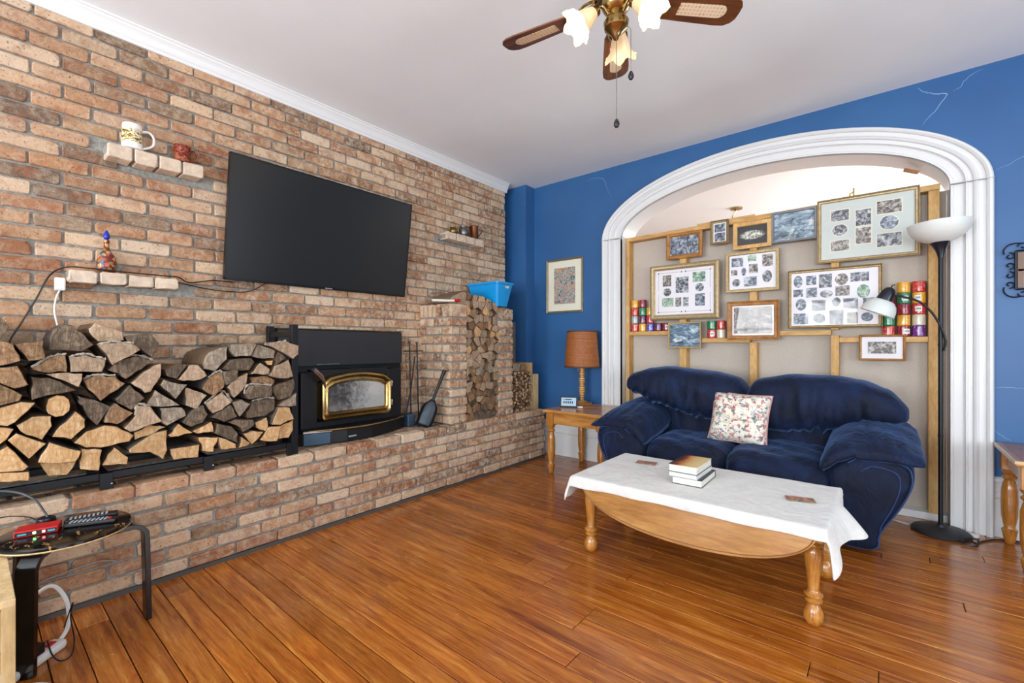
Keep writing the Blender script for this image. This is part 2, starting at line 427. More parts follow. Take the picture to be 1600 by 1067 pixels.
crack([(3.438, 2.948), (3.47, 2.91), (3.52, 2.878), (3.576, 2.86), (3.576, 2.84), (3.52, 2.76), (3.46, 2.69)], .0024)
crack([(3.61, 2.862), (3.645, 2.88), (3.665, 2.915), (3.70, 2.94), (3.744, 2.955)], .0012)
crack([(.86, 2.905), (.95, 2.915), (1.04, 2.895), (1.08, 2.85), (1.105, 2.76), (1.15, 2.69)], .0011)
crack([(3.80, 2.30), (3.86, 2.32), (3.93, 2.36), (4.0, 2.38)], .0009)
crack([(3.80, .93), (3.86, .935), (3.93, .93)], .0012)
crack([(3.80, .66), (3.83, .63), (3.87, .60)], .0012)
# pilaster in the corner and recessed strip behind the end of the brickwork
struct(MB().box((-.25, 3.97, 0), (.185, YB+.02, H)).build('trim_2', M['blue']))
struct(MB().box((-.3, YF, 0), (-.12, 4.2, H)).build('trim_5', M['blue']))
# other walls
def wall_with_holes(name, axis, at, th, lo, hi, holes, mat):
    m = MB(); cuts = sorted(holes)
    def bx(a0, a1, z0, z1):
        if axis == 'y': m.box((a0, at, z0), (a1, at+th, z1))
        else: m.box((at, a0, z0), (at+th, a1, z1))
    a = lo
    for h0, h1, z0, z1 in cuts:
        bx(a, h0, 0, H); bx(h0, h1, 0, z0); bx(h0, h1, z1, H); a = h1
    bx(a, hi, 0, H)
    return struct(m.build(name, mat))
wf = [(.45, 1.45, .7, 2.42), (1.85, 2.85, .7, 2.42), (3.8, 5.4, .7, 2.42)]
wall_with_holes('wall_front', 'y', YF-.15, .15, -.3, XR+.15, wf, M['blue'])
wr = [(-1.7, -.1, .7, 2.42), (1.0, 2.4, .7, 2.42)]
wall_with_holes('wall_right', 'x', XR, .15, YF, YB+.15, wr, M['blue'])
def window(n, axis, at, a0, a1, z0, z1):
    m = MB()
    def bx(p0, p1, q0, q1, d=.05):
        if axis == 'y': m.box((p0, at-.0, q0), (p1, at+d, q1))
        else: m.box((at, p0, q0), (at+d, p1, q1))
    t_ = .05
    bx(a0, a0+t_, z0, z1); bx(a1-t_, a1, z0, z1); bx(a0, a1, z0, z0+t_); bx(a0, a1, z1-t_, z1)
    mid = (a0+a1)/2; bx(a0, a1, (z0+z1)/2-.02, (z0+z1)/2+.02, .04)
    if a1-a0 > 1.2: bx(mid-.02, mid+.02, z0, z1, .04)
    for p0, p1 in ((a0-.1, a0), (a1, a1+.1)):
        if axis == 'y': m.box((p0, at+.13, z0-.1), (p1, at+.17, z1+.1))
        else: m.box((at-.02, p0, z0-.1), (at+.02, p1, z1+.1))
    if axis == 'y': m.box((a0-.1, at+.13, z1), (a1+.1, at+.17, z1+.1)); m.box((a0-.1, at+.13, z0-.1), (a1+.1, at+.2, z0))
    else: m.box((at-.02, a0-.1, z1), (at+.02, a1+.1, z1+.1)); m.box((at-.05, a0-.1, z0-.1), (at+.02, a1+.1, z0))
    return struct(m.build('window_%d' % n, M['white']))
for i, h in enumerate(wf): window(i+1, 'y', YF-.15, *h)
for i, h in enumerate(wr): window(i+4, 'x', XR, *h)

# far room behind the arch
FY = 4.39
m = MB(); m.box((-.6, 8.6, 0), (3.6, 8.7, H)); m.box((5.2, 8.6, 0), (6.4, 8.7, H)); m.box((3.6, 8.6, 0), (5.2, 8.7, .7)); m.box((3.6, 8.6, 2.3), (5.2, 8.7, H))
m.box((-.7, FY, 0), (-.6, 8.7, H)); m.box((6.4, FY, 0), (6.5, 8.7, H)); m.box((-.6, FY, 0), (ACX-AI-.1, FY+.05, H)); m.box((ACX+AI+.1, FY, 0), (6.4, FY+.05, H))
struct(m.build('wall_far_room', M['whitewall']))
struct(MB().box((-.7, YB+.3, H), (6.5, 8.7, H+.1)).build('ceiling_far_room', M['whitewall']))
struct(MB().box((-.7, YB+.27, -.06), (6.5, 8.7, 0)).build('floor_far_room', M['floor']))

# crown moulding over the brick wall
cp = [(0, 2.885), (.026, 2.885), (.028, 2.903), (.033, 2.908), (.035, 2.925), (.043, 2.945), (.056, 2.958), (.058, 2.968), (.066, 2.972), (.068, 2.98), (0, 2.98)]
struct(MB().prism([(x, z) for x, z in cp], 'y', -.6, 3.835).build('trim_1', M['white'], smooth=30))

# baseboards
def bb(name, x0, x1):
    m = MB()
    prof = [(0, 0), (.02, 0), (.02, .235), (.026, .245), (.026, .262), (.020, .272), (.022, .29), (.024, .305), (.018, .315), (.018, .338), (.022, .345), (.018, .362), (.006, .372), (0, .372)]
    vs = [(x0, YB-d, z) for d, z in prof]+[(x1, YB-d, z) for d, z in prof]; n = len(prof)
    m.add(vs, [tuple(range(n)), tuple(range(2*n-1, n-1, -1))]+[(i, (i+1) % n, n+(i+1) % n, n+i) for i in range(n)])
    return struct(m.build(name, M['white'], smooth=30))
bb('baseboard_left', .185, ACX-AO+.005); bb('baseboard_right', ACX+AO-.005, XR)
struct(MB().box((-.12, 3.945, 0), (.2, 3.97, .30)).build('trim_3', M['white'], bev=.004))

# moulded casing around the arch + jamb liner
prof = [(0, 0.0), (0, .040), (.06, .040), (.09, .034), (.30, .034), (.34, .040), (.36, .052), (.40, .052), (.42, .042), (.52, .042), (.55, .055), (.60, .060), (.66, .050), (.68, .046), (.82, .046), (.84, .060), (.90, .068), (.96, .066), (1.0, .054), (1.0, 0)]
NB = 150
def cf(u, v, pr_=prof):
    j = int(round(v*(len(pr_)-1))); f, h = pr_[j]; x, z = arch_pt(u, f); return (x, YB-h, z)
casing = struct(MB().grid(cf, NB, len(prof)-1).build('trim_4', M['white'], smooth=28))
jm = MB()
lin = [(0, YB-.036), (0, FY), (.12, FY), (.12, YB+.001)]
jm.grid(lambda u, v: (arch_pt(u, lin[int(round(v*3))][0])[0], lin[int(round(v*3))][1], arch_pt(u, lin[int(round(v*3))][0])[1]), NB, 3)
jm.build('jamb_liner', M['white'], casing, smooth=30)
# little square-edged rosette blocks where straight casing meets arch: thin joint lines
for sx in (-1, 1):
    xa = ACX+sx*AI; xb = ACX+sx*AO
    MB().box((min(xa, xb), YB-.0705, SPR-.002), (max(xa, xb), YB-.02, SPR+.0015)).build('casing_joint', simple('joint_grey', 'b9b6b0', .8) if sx < 0 else bpy.data.materials['joint_grey'], casing)

# ------------------------------------------------------------------ bricks
def brick_mesh(L, Hh, D, seed, mat):
    """brick whose face looks along +X, centred on y,z; face at x=0, body back to -D; ~48 tris"""
    R_ = random.Random(seed); cr = R_.uniform(.004, .011)
    pts = []
    for (sy, sz) in ((-1, -1), (1, -1), (1, 1), (-1, 1)):
        c = cr*R_.uniform(.5, 1.5)
        a = (sy*(L/2), sz*(Hh/2-c)); b = (sy*(L/2-c*1.2), sz*(Hh/2))
        pts += [a, b] if sy*sz > 0 else [b, a]
        if sz < 0 and sy < 0: pts += [(R_.uniform(-.2, .2)*L, -Hh/2+R_.uniform(-.002, .003))]
        if sz > 0 and sy > 0: pts += [(R_.uniform(-.2, .2)*L, Hh/2-R_.uniform(-.002, .003))]
    # order by angle to stay convex-ish
    pts.sort(key=lambda p: math.atan2(p[1]/Hh, p[0]/L))
    pts = [(y+R_.uniform(-.0022, .0022), z+R_.uniform(-.0018, .0018)) for y, z in pts]
    n = len(pts); i_ = .0045
    vs = [(-D, y, z) for y, z in pts]+[(-.004, y, z) for y, z in pts]+[(R_.uniform(-.002, .0015), y*(1-2*i_/L), z*(1-2*i_/Hh)) for y, z in pts]
    fs = []
    for i in range(n):
        k = (i+1) % n; fs += [(i, k, n+k, n+i), (n+i, n+k, 2*n+k, 2*n+i)]
    fs.append(tuple(range(2*n, 3*n)))
    mm = MB().add(vs, fs); me = mm.mesh('brick', mat); return me, mm
BV = {}
def variants(key, L, Hh, D, mat, n=10):
    if key not in BV: BV[key] = [brick_mesh(L, Hh, D, hash((round(L*1000), round(Hh*1000), i)) % 99991, mat)[0] for i in range(n)]
    return BV[key]
def put_brick(parent, key, L, Hh, D, loc, rz=0, mat=None, rnd=rng, rot=None):
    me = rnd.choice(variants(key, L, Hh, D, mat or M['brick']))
    o = bpy.data.objects.new('brick', me); COL.objects.link(o); o.parent = parent
    o.location = Vector(loc)-parent.location; o.rotation_euler = rot if rot else (rnd.uniform(-.012, .012), 0, rz)
    return o

# brick wall
wl = struct(MB().box((-.12, -.7, 0), (0, 3.82, 2.975)).build('wall_left', M['mortar']))
CH = .0748; BP = .227; Z0 = .515
cand = []
wr_ = random.Random(3)
for r in range(32):
    zc = Z0+CH*(r+.5)+.002
    if zc > 2.925: break
    # photo: stretchers at y=.3425 and .570 in the row near z 1.6
    off = (.13 if r % 2 else .0165)+wr_.uniform(-.012, .012)
    yy = -.6+off
    while yy < 3.82:
        L = .216
        y1 = yy+L
        if y1 > 3.815: L = 3.815-yy; y1 = 3.815
        if L > .04:
            cy_ = (yy+y1)/2
            hid = (1.42 < cy_ < 2.33 and zc < 1.27) or (2.72 < cy_ < 3.42 and zc < 1.52) or (cy_ < 1.25 and zc < 1.16) or (1.0+.1 < cy_ < 2.35 and 1.68 < zc < 2.33) or cy_ < -.02
            cand.append((hid, (cy_-0)**2+3.27**2, cy_, zc, L))
        yy += BP+wr_.uniform(-.003, .003)
shelf_zones = [(.47, .914, 2.19, 2.285), (.33, .79, 1.51, 1.585), (2.85, 3.37, 2.175, 2.26)]
cand = [c for c in cand if not any(a < c[2] < b and z0-.01 < c[3] < z1+.01 for a, b, z0, z1 in shelf_zones)]
cand.sort(key=lambda c: (c[0], c[1]))
rest = MB()
for i, (hid, d, cy_, zc, L) in enumerate(cand):
    px = wr_.uniform(.011, .019)
    if i < 298:
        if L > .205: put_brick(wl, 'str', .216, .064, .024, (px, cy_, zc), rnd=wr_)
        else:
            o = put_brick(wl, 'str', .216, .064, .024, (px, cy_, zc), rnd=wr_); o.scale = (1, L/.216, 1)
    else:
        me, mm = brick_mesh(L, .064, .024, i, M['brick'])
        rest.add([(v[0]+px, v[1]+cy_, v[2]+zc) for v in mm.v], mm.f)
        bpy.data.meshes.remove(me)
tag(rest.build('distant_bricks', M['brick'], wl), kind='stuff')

# projecting brick shelves: header bricks sticking out of the wall
M['pale_brick'] = simple('pale_brick', 'd9c3ab', .9, 0, .3, 30, .5)
def brick_shelf(y0, y1, zt, label, n=4, h=.062):
    t_ = thing('brick_shelf', label, 'shelf', (0, (y0+y1)/2, zt-h)); w_ = (y1-y0)/n
    for i in range(n):
        put_brick(t_, 'hd%d' % int(w_*1000), w_-.010, h, .10, (.118+rng.uniform(-.004, .006), y0+w_*(i+.5), zt-h/2-rng.uniform(0, .004)), mat=M['pale_brick'])
    MB().box((.0, y0+.004, zt-h+.008), (.098, y1-.004, zt-.008)).build('mortar_bed', M['mortar'], t_)
    return t_
brick_shelf(.47, .915, 2.272, 'ledge of four pale projecting bricks carrying the two mugs', h=.075)
brick_shelf(.325, .79, 1.583, 'ledge of four projecting bricks under the decorated bottle', h=.062)
brick_shelf(2.85, 3.37, 2.262, 'ledge of projecting bricks high near the blue corner with small metal vessels', h=.07)

# hearth: raised brick platform
hx = .45; ht = .515
hearth = thing('hearth', 'long raised brick hearth platform running along the brick wall', 'hearth', (.2, 1.7, 0))
MB().box((0, -.7, 0), (hx-.012, 3.95, ht-.012)).build('mortar_core', M['mortar'], hearth)
MB().box((hx-.0125, -.7, 0), (hx+.004, 3.955, .022)).build('base_caulk', simple('dark_caulk', '4b4743', .8), hearth)
hc = (ht-.02)/7
hr = random.Random(8)
for r in range(7):
    zc = .02+hc*(r+.5); yy = -.6+(.12 if r % 2 else 0)+hr.uniform(-.01, .01)
    while yy < 3.94:
        y1 = min(yy+.216, 3.945); L = y1-yy
        if L > .05:
            topc = (r == 6)
            o = put_brick(hearth, 'hst' if not topc else 'htop', .216, hc-.011, .02 if not topc else .10, (hx+hr.uniform(-.003, .007), (yy+y1)/2, zc+(.004 if topc else 0)), rnd=hr)
            o.scale = (1, L/.216, 1 if not topc else 1.05)
        yy += .227+hr.uniform(-.004, .004)
# end face of hearth (faces the blue wall) and paving bricks on top
for r in range(7):
    for x_ in (.11, .335):
        put_brick(hearth, 'hend', .2, hc-.016, .02, (x_-(.1 if r % 2 else 0)+.02, 3.955, .02+hc*(r+.5)), rnd=hr, rot=(0, 0, PI/2))
for i in range(20):
    yy = -.55+i*.227
    put_brick(hearth, 'pave', .21, .085, .02, (.298, yy, ht-.004), rnd=hr, mat=M['brick_dirty'], rot=(0, -PI/2, 0))
    if i % 1 == 0: put_brick(hearth, 'pave', .21, .085, .02, (.2, yy+.11, ht-.004), rnd=hr, mat=M['brick_dirty'], rot=(0, -PI/2, 0))

# brick pier with wood niche
PX = .42; PT = 1.555
pier = thing('brick_pier', 'brick pier with an open niche full of stacked firewood', 'pier', (.2, 3.04, ht))
MB().box((.017, 2.645, ht), (PX-.012, 2.81, PT-.008)).box((.017, 3.262, ht), (PX-.012, 3.455, PT-.008)).build('mortar_core', M['mortar'], pier)
pc = (PT-.12-ht)/12
qr = random.Random(4)
for r in range(13):
    tall = r == 12
    hh = pc if not tall else .12; zc = ht+pc*(r+.5) if not tall else PT-.06
    bh = hh-.014
    alt = r % 2
    # left jamb front (y 2.63-2.815)
    segs = [(2.632, 2.818)] if alt or tall else [(2.632, 2.73), (2.742, 2.818)]
    for a, b in segs: 
        o = put_brick(pier, 'pf%d' % tall, .19, bh, .02, (PX+qr.uniform(-.003, .004), (a+b)/2, zc), rnd=qr); o.scale = (1, (b-a)/.19, 1)
    # right jamb front (y 3.255-3.46)
    segs = [(3.256, 3.46)] if alt or tall else [(3.256, 3.35), (3.362, 3.46)]
    for a, b in segs:
        o = put_brick(pier, 'pf%d' % tall, .19, bh, .02, (PX+qr.uniform(-.003, .004), (a+b)/2, zc), rnd=qr); o.scale = (1, (b-a)/.19, 1)
    # left side face (plane y=2.63, looks toward -y), right side face
    if tall: xs = [(i*.058+.01, i*.058+.054) for i in range(5)]+[(.305, .405)]
    elif alt: xs = [(.005, .19), (.205, .405)]
    else: xs = [(.005, .08), (.095, .295), (.31, .405)]
    for a, b in xs:
        o = put_brick(pier, 'ps%d' % tall, .2, bh, .02, ((a+b)/2, 2.63+qr.uniform(-.004, .003), zc), rnd=qr, rot=(0, 0, -PI/2)); o.scale = (1, (b-a)/.2, 1)
        o = put_brick(pier, 'ps%d' % tall, .2, bh, .02, ((a+b)/2, 3.464, zc), rnd=qr, rot=(0, 0, PI/2)); o.scale = (1, (b-a)/.2, 1)
for y_ in (2.68, 2.77, 3.31, 3.405):
    for x_ in (.1, .31):
        put_brick(pier, 'ptop', .085, .195, .02, (x_, y_, PT), rnd=qr, rot=(0, -PI/2, 0))

# ------------------------------------------------------------------ firewood
ME = {'P': logend('log_end_pale', 'b38450', 'cfa573', 'e0c096'), 'T': logend('log_end_tan', '8b7258', 'b0957a', 'cbb397'),
      'B': logend('log_end_brown', '664731', '92704e', 'b8966f'), 'D': logend('log_end_dark', '40342a', '695844', '917d65'),
      'G': logend('log_end_grey', '6f6252', '9c8c78', 'c0b19c')}
M['bark'] = simple('bark', '6d5f52', .95, 0, .5, 25, .6)
M['split'] = simple('split_side', '7b6045', .9, 0, .4, 18, .4)
def log_obj(name, poly, x0, x1, mats, seed, parent=None, axis='x', rough=.0045, shrink=.985):
    R_ = random.Random(seed)
    cy_ = sum(p[0] for p in poly)/len(poly); cz_ = sum(p[1] for p in poly)/len(poly)
    pts = []
    n = len(poly)
    for i in range(n):
        a = poly[i]; b = poly[(i+1) % n]
        d = math.dist(a, b); k = 3 if d > .07 else (2 if d > .035 else 1)
        for j in range(k):
            t = j/k; q = rough if j else rough*.4
            pts.append((a[0]+(b[0]-a[0])*t+R_.uniform(-q, q), a[1]+(b[1]-a[1])*t+R_.uniform(-q, q)))
    pts = [((p[0]-cy_)*shrink, (p[1]-cz_)*shrink) for p in pts]; n = len(pts)
    sk = (R_.uniform(-.012, .012), R_.uniform(-.008, .008))
    vs = [((x0-x1), p[0]*.93+sk[0], p[1]*.93+sk[1]) for p in pts]+[(-.004, p[0], p[1]) for p in pts]+[(R_.uniform(-.001, .001), p[0]*.95, p[1]*.95) for p in pts]
    m = MB()
    fs = []
    for i in range(n):
        k = (i+1) % n; fs += [(i, k, n+k, n+i)]
    m.add(vs, fs, 1)
    m.f += [[n+i, n+(i+1) % n, 2*n+(i+1) % n, 2*n+i] for i in range(n)]; m.m += [0]*n
    m.f.append([2*n+i for i in range(n)]); m.m.append(0)
    m.f.append([n-1-i for i in range(n)]); m.m.append(0)
    me = m.mesh(name, mats)
    o = bpy.data.objects.new(name, me); COL.objects.link(o); o.location = (x1, cy_, cz_)
    if parent: o.parent = parent
    return o
LOGS = [('B',[(0.047,1.206),(0.091,1.217),(0.129,1.202),(0.149,1.130),(0.091,1.112),(0.047,1.110)]),
('D',[(0.061,1.302),(0.091,1.311),(0.118,1.278),(0.106,1.244),(0.091,1.223),(0.061,1.213)]),
('B',[(0.132,1.201),(0.216,1.217),(0.221,1.139),(0.173,1.129)]),
('D',[(0.235,1.230),(0.249,1.270),(0.278,1.295),(0.312,1.288),(0.348,1.248),(0.385,1.198),(0.342,1.167),(0.235,1.175)]),
('T',[(0.361,1.273),(0.385,1.303),(0.489,1.259),(0.489,1.220),(0.398,1.215),(0.376,1.240)]),
('D',[(0.492,1.238),(0.586,1.261),(0.626,1.207),(0.600,1.135),(0.564,1.163),(0.499,1.216)]),
('T',[(0.391,1.198),(0.442,1.209),(0.522,1.203),(0.547,1.176),(0.495,1.137),(0.442,1.104),(0.423,1.156)]),
('B',[(0.181,1.094),(0.232,1.139),(0.286,1.154),(0.292,1.077),(0.216,1.079)]),
('T',[(0.298,1.142),(0.354,1.153),(0.423,1.126),(0.410,1.071),(0.301,1.076)]),
('D',[(0.429,1.079),(0.462,1.121),(0.536,1.145),(0.604,1.117),(0.557,1.078),(0.495,1.032),(0.469,1.060)]),
('T',[(0.509,1.014),(0.564,1.069),(0.629,1.107),(0.629,1.043),(0.586,0.964),(0.564,0.961)]),
('B',[(0.052,1.099),(0.091,1.105),(0.139,1.112),(0.172,1.028),(0.131,1.016),(0.091,1.041),(0.052,1.040)]),
('T',[(0.222,1.071),(0.289,1.075),(0.339,1.069),(0.327,1.007),(0.278,1.041)]),
('D',[(0.181,1.059),(0.232,1.056),(0.324,0.993),(0.181,0.962)]),
('B',[(0.345,1.037),(0.379,1.056),(0.455,1.048),(0.492,1.011),(0.404,0.936),(0.361,0.991)]),
('D',[(0.324,0.969),(0.404,0.928),(0.442,0.903),(0.391,0.820),(0.354,0.875)]),
('D',[(0.455,0.940),(0.509,1.003),(0.564,0.935),(0.512,0.882),(0.469,0.917)]),
('B',[(0.052,1.029),(0.091,1.038),(0.157,0.983),(0.147,0.961),(0.091,0.944),(0.052,0.948)]),
('P',[(0.052,0.937),(0.091,0.938),(0.152,0.957),(0.191,0.949),(0.131,0.871),(0.111,0.859),(0.052,0.874)]),
('P',[(0.224,0.930),(0.233,0.961),(0.258,0.975),(0.283,0.971),(0.298,0.951),(0.298,0.902),(0.280,0.881),(0.255,0.877),(0.232,0.894)]),
('P',[(0.136,0.859),(0.183,0.888),(0.241,0.886),(0.241,0.841),(0.213,0.786),(0.147,0.831)]),
('P',[(0.244,0.793),(0.266,0.837),(0.318,0.896),(0.348,0.859),(0.348,0.822),(0.304,0.775)]),
('P',[(0.052,0.863),(0.091,0.856),(0.129,0.843),(0.116,0.813),(0.091,0.785),(0.052,0.790)]),
('P',[(0.113,0.802),(0.136,0.827),(0.224,0.768),(0.173,0.711)]),
('B',[(0.413,0.834),(0.437,0.903),(0.455,0.919),(0.522,0.868),(0.462,0.821)]),
('T',[(0.482,0.799),(0.526,0.854),(0.536,0.902),(0.586,0.892),(0.633,0.814),(0.550,0.789),(0.509,0.777)]),
('P',[(0.312,0.753),(0.354,0.800),(0.417,0.821),(0.462,0.808),(0.526,0.757),(0.509,0.729),(0.404,0.717),(0.354,0.724)]),
('P',[(0.528,0.767),(0.586,0.799),(0.655,0.776),(0.582,0.746),(0.528,0.734)]),
('P',[(0.052,0.771),(0.091,0.764),(0.111,0.777),(0.173,0.680),(0.157,0.664),(0.091,0.673),(0.052,0.681)]),
('P',[(0.197,0.692),(0.232,0.775),(0.333,0.717),(0.315,0.673)]),
('P',[(0.205,0.684),(0.324,0.667),(0.292,0.611),(0.232,0.620)]),
('P',[(0.336,0.725),(0.407,0.708),(0.395,0.613),(0.333,0.635)]),
('P',[(0.407,0.632),(0.429,0.678),(0.455,0.708),(0.505,0.651),(0.499,0.617)]),
('P',[(0.504,0.691),(0.600,0.755),(0.655,0.763),(0.659,0.663),(0.640,0.616),(0.586,0.667),(0.505,0.673)]),
('P',[(0.052,0.679),(0.091,0.669),(0.173,0.659),(0.175,0.621),(0.091,0.633),(0.052,0.642)]),
('G',[(0.568,0.896),(0.607,0.973),(0.713,0.883),(0.600,0.891)]),
('G',[(0.626,0.997),(0.640,1.022),(0.740,0.990),(0.690,0.920)]),
('G',[(0.627,0.880),(0.719,0.872),(0.740,0.828),(0.653,0.786),(0.631,0.807)]),
('D',[(0.648,1.074),(0.699,1.100),(0.738,1.096),(0.692,1.026),(0.653,1.043)]),
('T',[(0.702,1.018),(0.746,1.092),(0.787,1.092),(0.828,1.034),(0.803,1.016),(0.738,1.012)]),
('G',[(0.813,1.096),(0.845,1.159),(0.932,1.190),(0.932,1.120),(0.871,1.052),(0.816,1.067)]),
('G',[(0.941,1.203),(1.039,1.212),(1.078,1.200),(1.048,1.138),(0.969,1.132),(0.940,1.168)]),
('G',[(1.055,1.137),(1.092,1.203),(1.194,1.165),(1.185,1.117),(1.092,1.121)]),
('D',[(0.907,1.063),(0.950,1.115),(1.044,1.126),(1.071,1.101),(1.044,1.054),(0.923,1.057)]),
('T',[(1.132,1.209),(1.247,1.223),(1.324,1.192),(1.324,1.141),(1.290,1.111),(1.204,1.165),(1.142,1.195)]),
('D',[(1.180,1.077),(1.206,1.158),(1.258,1.116),(1.194,1.076)]),
('T',[(1.046,1.029),(1.102,1.095),(1.154,1.053),(1.150,1.024)]),
('P',[(1.132,1.105),(1.176,1.104),(1.170,1.077),(1.144,1.080)]),
('T',[(1.145,1.016),(1.185,1.073),(1.268,1.107),(1.299,1.004),(1.236,0.991),(1.191,0.999)]),
('B',[(1.046,1.014),(1.142,1.015),(1.186,0.986),(1.176,0.957),(1.055,0.975)]),
('B',[(0.809,0.961),(0.838,1.019),(0.900,1.051),(0.913,0.968),(0.864,0.919)]),
('D',[(0.905,1.052),(0.978,1.053),(0.976,1.004),(0.921,0.975)]),
('T',[(0.925,0.962),(0.969,1.012),(1.032,1.038),(1.023,0.970),(0.961,0.901)]),
('D',[(1.036,0.967),(1.161,0.955),(1.161,0.896),(1.036,0.884),(1.013,0.919)]),
('D',[(1.175,0.949),(1.301,0.988),(1.310,0.951),(1.277,0.875),(1.212,0.864),(1.180,0.906)]),
('T',[(0.734,0.971),(0.742,0.973),(0.835,0.927),(0.787,0.854),(0.736,0.881)]),
('T',[(0.826,0.877),(0.906,0.940),(0.958,0.875),(0.906,0.841),(0.864,0.821)]),
('G',[(0.957,0.876),(1.006,0.886),(1.051,0.859),(0.994,0.790)]),
('D',[(1.031,0.806),(1.065,0.871),(1.142,0.880),(1.189,0.870),(1.185,0.807),(1.132,0.773),(1.036,0.774)]),
('G',[(1.201,0.828),(1.310,0.901),(1.310,0.821)]),
('D',[(0.724,0.793),(0.756,0.844),(0.812,0.876),(0.835,0.827),(0.810,0.781),(0.756,0.766)]),
('D',[(0.851,0.802),(0.950,0.862),(0.985,0.791),(0.915,0.769)]),
('D',[(0.934,0.765),(0.971,0.777),(1.061,0.767),(1.066,0.732),(1.008,0.702),(0.978,0.741)]),
('D',[(0.868,0.716),(0.877,0.769),(0.950,0.745),(0.981,0.695),(0.981,0.644),(0.897,0.697)]),
('P',[(0.764,0.742),(0.852,0.784),(0.861,0.727),(0.787,0.727)]),
('P',[(0.661,0.734),(0.705,0.789),(0.769,0.731),(0.670,0.726)]),
('P',[(1.075,0.746),(1.140,0.768),(1.145,0.680),(1.084,0.715)]),
('P',[(1.160,0.726),(1.196,0.825),(1.266,0.814),(1.288,0.742),(1.204,0.718)]),
('P',[(1.206,0.627),(1.217,0.703),(1.294,0.735),(1.294,0.673),(1.268,0.628)]),
('P',[(1.008,0.693),(1.053,0.704),(1.114,0.688),(1.053,0.624)]),
('P',[(1.094,0.640),(1.144,0.708),(1.218,0.709),(1.194,0.622)]),
('P',[(0.980,0.618),(0.994,0.677),(1.037,0.637),(1.023,0.624)]),
('P',[(0.886,0.694),(0.967,0.641),(0.967,0.618),(0.894,0.625)]),
('P',[(0.793,0.704),(0.886,0.690),(0.862,0.614),(0.813,0.628),(0.809,0.663)]),
('P',[(0.670,0.661),(0.802,0.664),(0.797,0.594),(0.689,0.603)])]
CW = {'P': 'pale golden', 'T': 'tan', 'B': 'reddish brown', 'D': 'dark brown', 'G': 'weathered grey'}
ORD = ['first', 'second', 'third', 'fourth', 'fifth', 'sixth', 'seventh', 'eighth', 'ninth', 'tenth', 'eleventh', 'twelfth', 'thirteenth', 'fourteenth', 'fifteenth', 'sixteenth', 'seventeenth', 'eighteenth', 'nineteenth', 'twentieth']
def log_labels(items, where, endname, bands, reverse=True):
    """items: (cy, cz, colour, shape, obj): label by layer and order from one end"""
    items = sorted(items, key=lambda q: -q[1]); n = len(items); per = math.ceil(n/bands)
    for b in range(bands):
        row = sorted(items[b*per:(b+1)*per], key=lambda q: -q[0] if reverse else q[0])
        rn = 'top layer' if b == 0 else ('bottom layer' if b == bands-1 else ORD[b]+' layer down')
        for i, q in enumerate(row):
            q[4]['label'] = '%s %s log, %s of %s, %s from %s' % (q[2], q[3], rn, where, ORD[i], endname)
items = []
lr = random.Random(21)
for i, (k, poly) in enumerate(LOGS):
    o = log_obj('firewood_log', poly, .03+lr.uniform(0, .03), .448+lr.uniform(-.026, .018), [ME[k], M['bark'] if lr.random() < .5 else M['split']], 100+i)
    tag(o, 'x', 'firewood', 'split logs stacked in the long black rack')
    nv = len(poly); sh = 'wedge' if nv <= 4 else ('split' if nv <= 6 else 'rounded')
    items.append((o.location.y, o.location.z, CW[k], sh, o))
    if i in (6, 7, 8, 9, 14, 25, 35, 44, 50, 53, 56, 58) and nv >= 5:      # light bark rim along the upper edge
        bp = sorted(poly, key=lambda p: -p[1])[:3]; bp.sort()
        P = [(o.location.x-.012, y+0, z+.004) for y, z in smoothpath([(y, z, 0) for y, z in bp], 9) and [(p.x, p.y) for p in smoothpath([(y, z, 0) for y, z in bp], 9)]]
        MB().tube([(p[0], p[1]+lr.uniform(-.002, .002), p[2]+lr.uniform(-.002, .003)) for p in P], [.006+lr.uniform(-.004, .003) for _ in P], 6).build('bark_rim', simple('pale_bark', 'b5aa9a', .95, 0, .5, 60, .5) if 'pale_bark' not in bpy.data.materials else bpy.data.materials['pale_bark'], o)
    if i == 19:
        MB().lathe([(.0, .002), (.017, .0), (.018, -.05), (.0, -.05)], n=12, M=Matrix.Translation((o.location.x-.012, .348, .937)) @ Matrix.Rotation(PI/2, 4, 'Y')).build('branch_stub', M['bark'], o)
log_labels(items, 'the rack pile', 'the right post', 7)
# more logs of the same pile to the left, beyond the picture edge
items = []
for j in range(7):
    for q in range(4):
        z0 = .61+j*.088; y1_ = .04-q*.12
        if j == 6 and q > 1: continue
        poly = [(y1_-.11, z0), (y1_-.005, z0+.004), (y1_, z0+.06), (y1_-.05, z0+.083), (y1_-.108, z0+.07)]
        o = log_obj('firewood_log', poly, .04, .42, [ME[lr.choice('PTBD')], M['split']], 300+j*5+q, rough=.006)
        tag(o, 'x', 'firewood', 'split logs beyond the picture edge'); items.append((y1_, z0, 'off-picture', 'split', o))

log_labels(items, 'rack', 'left picture edge', 7)
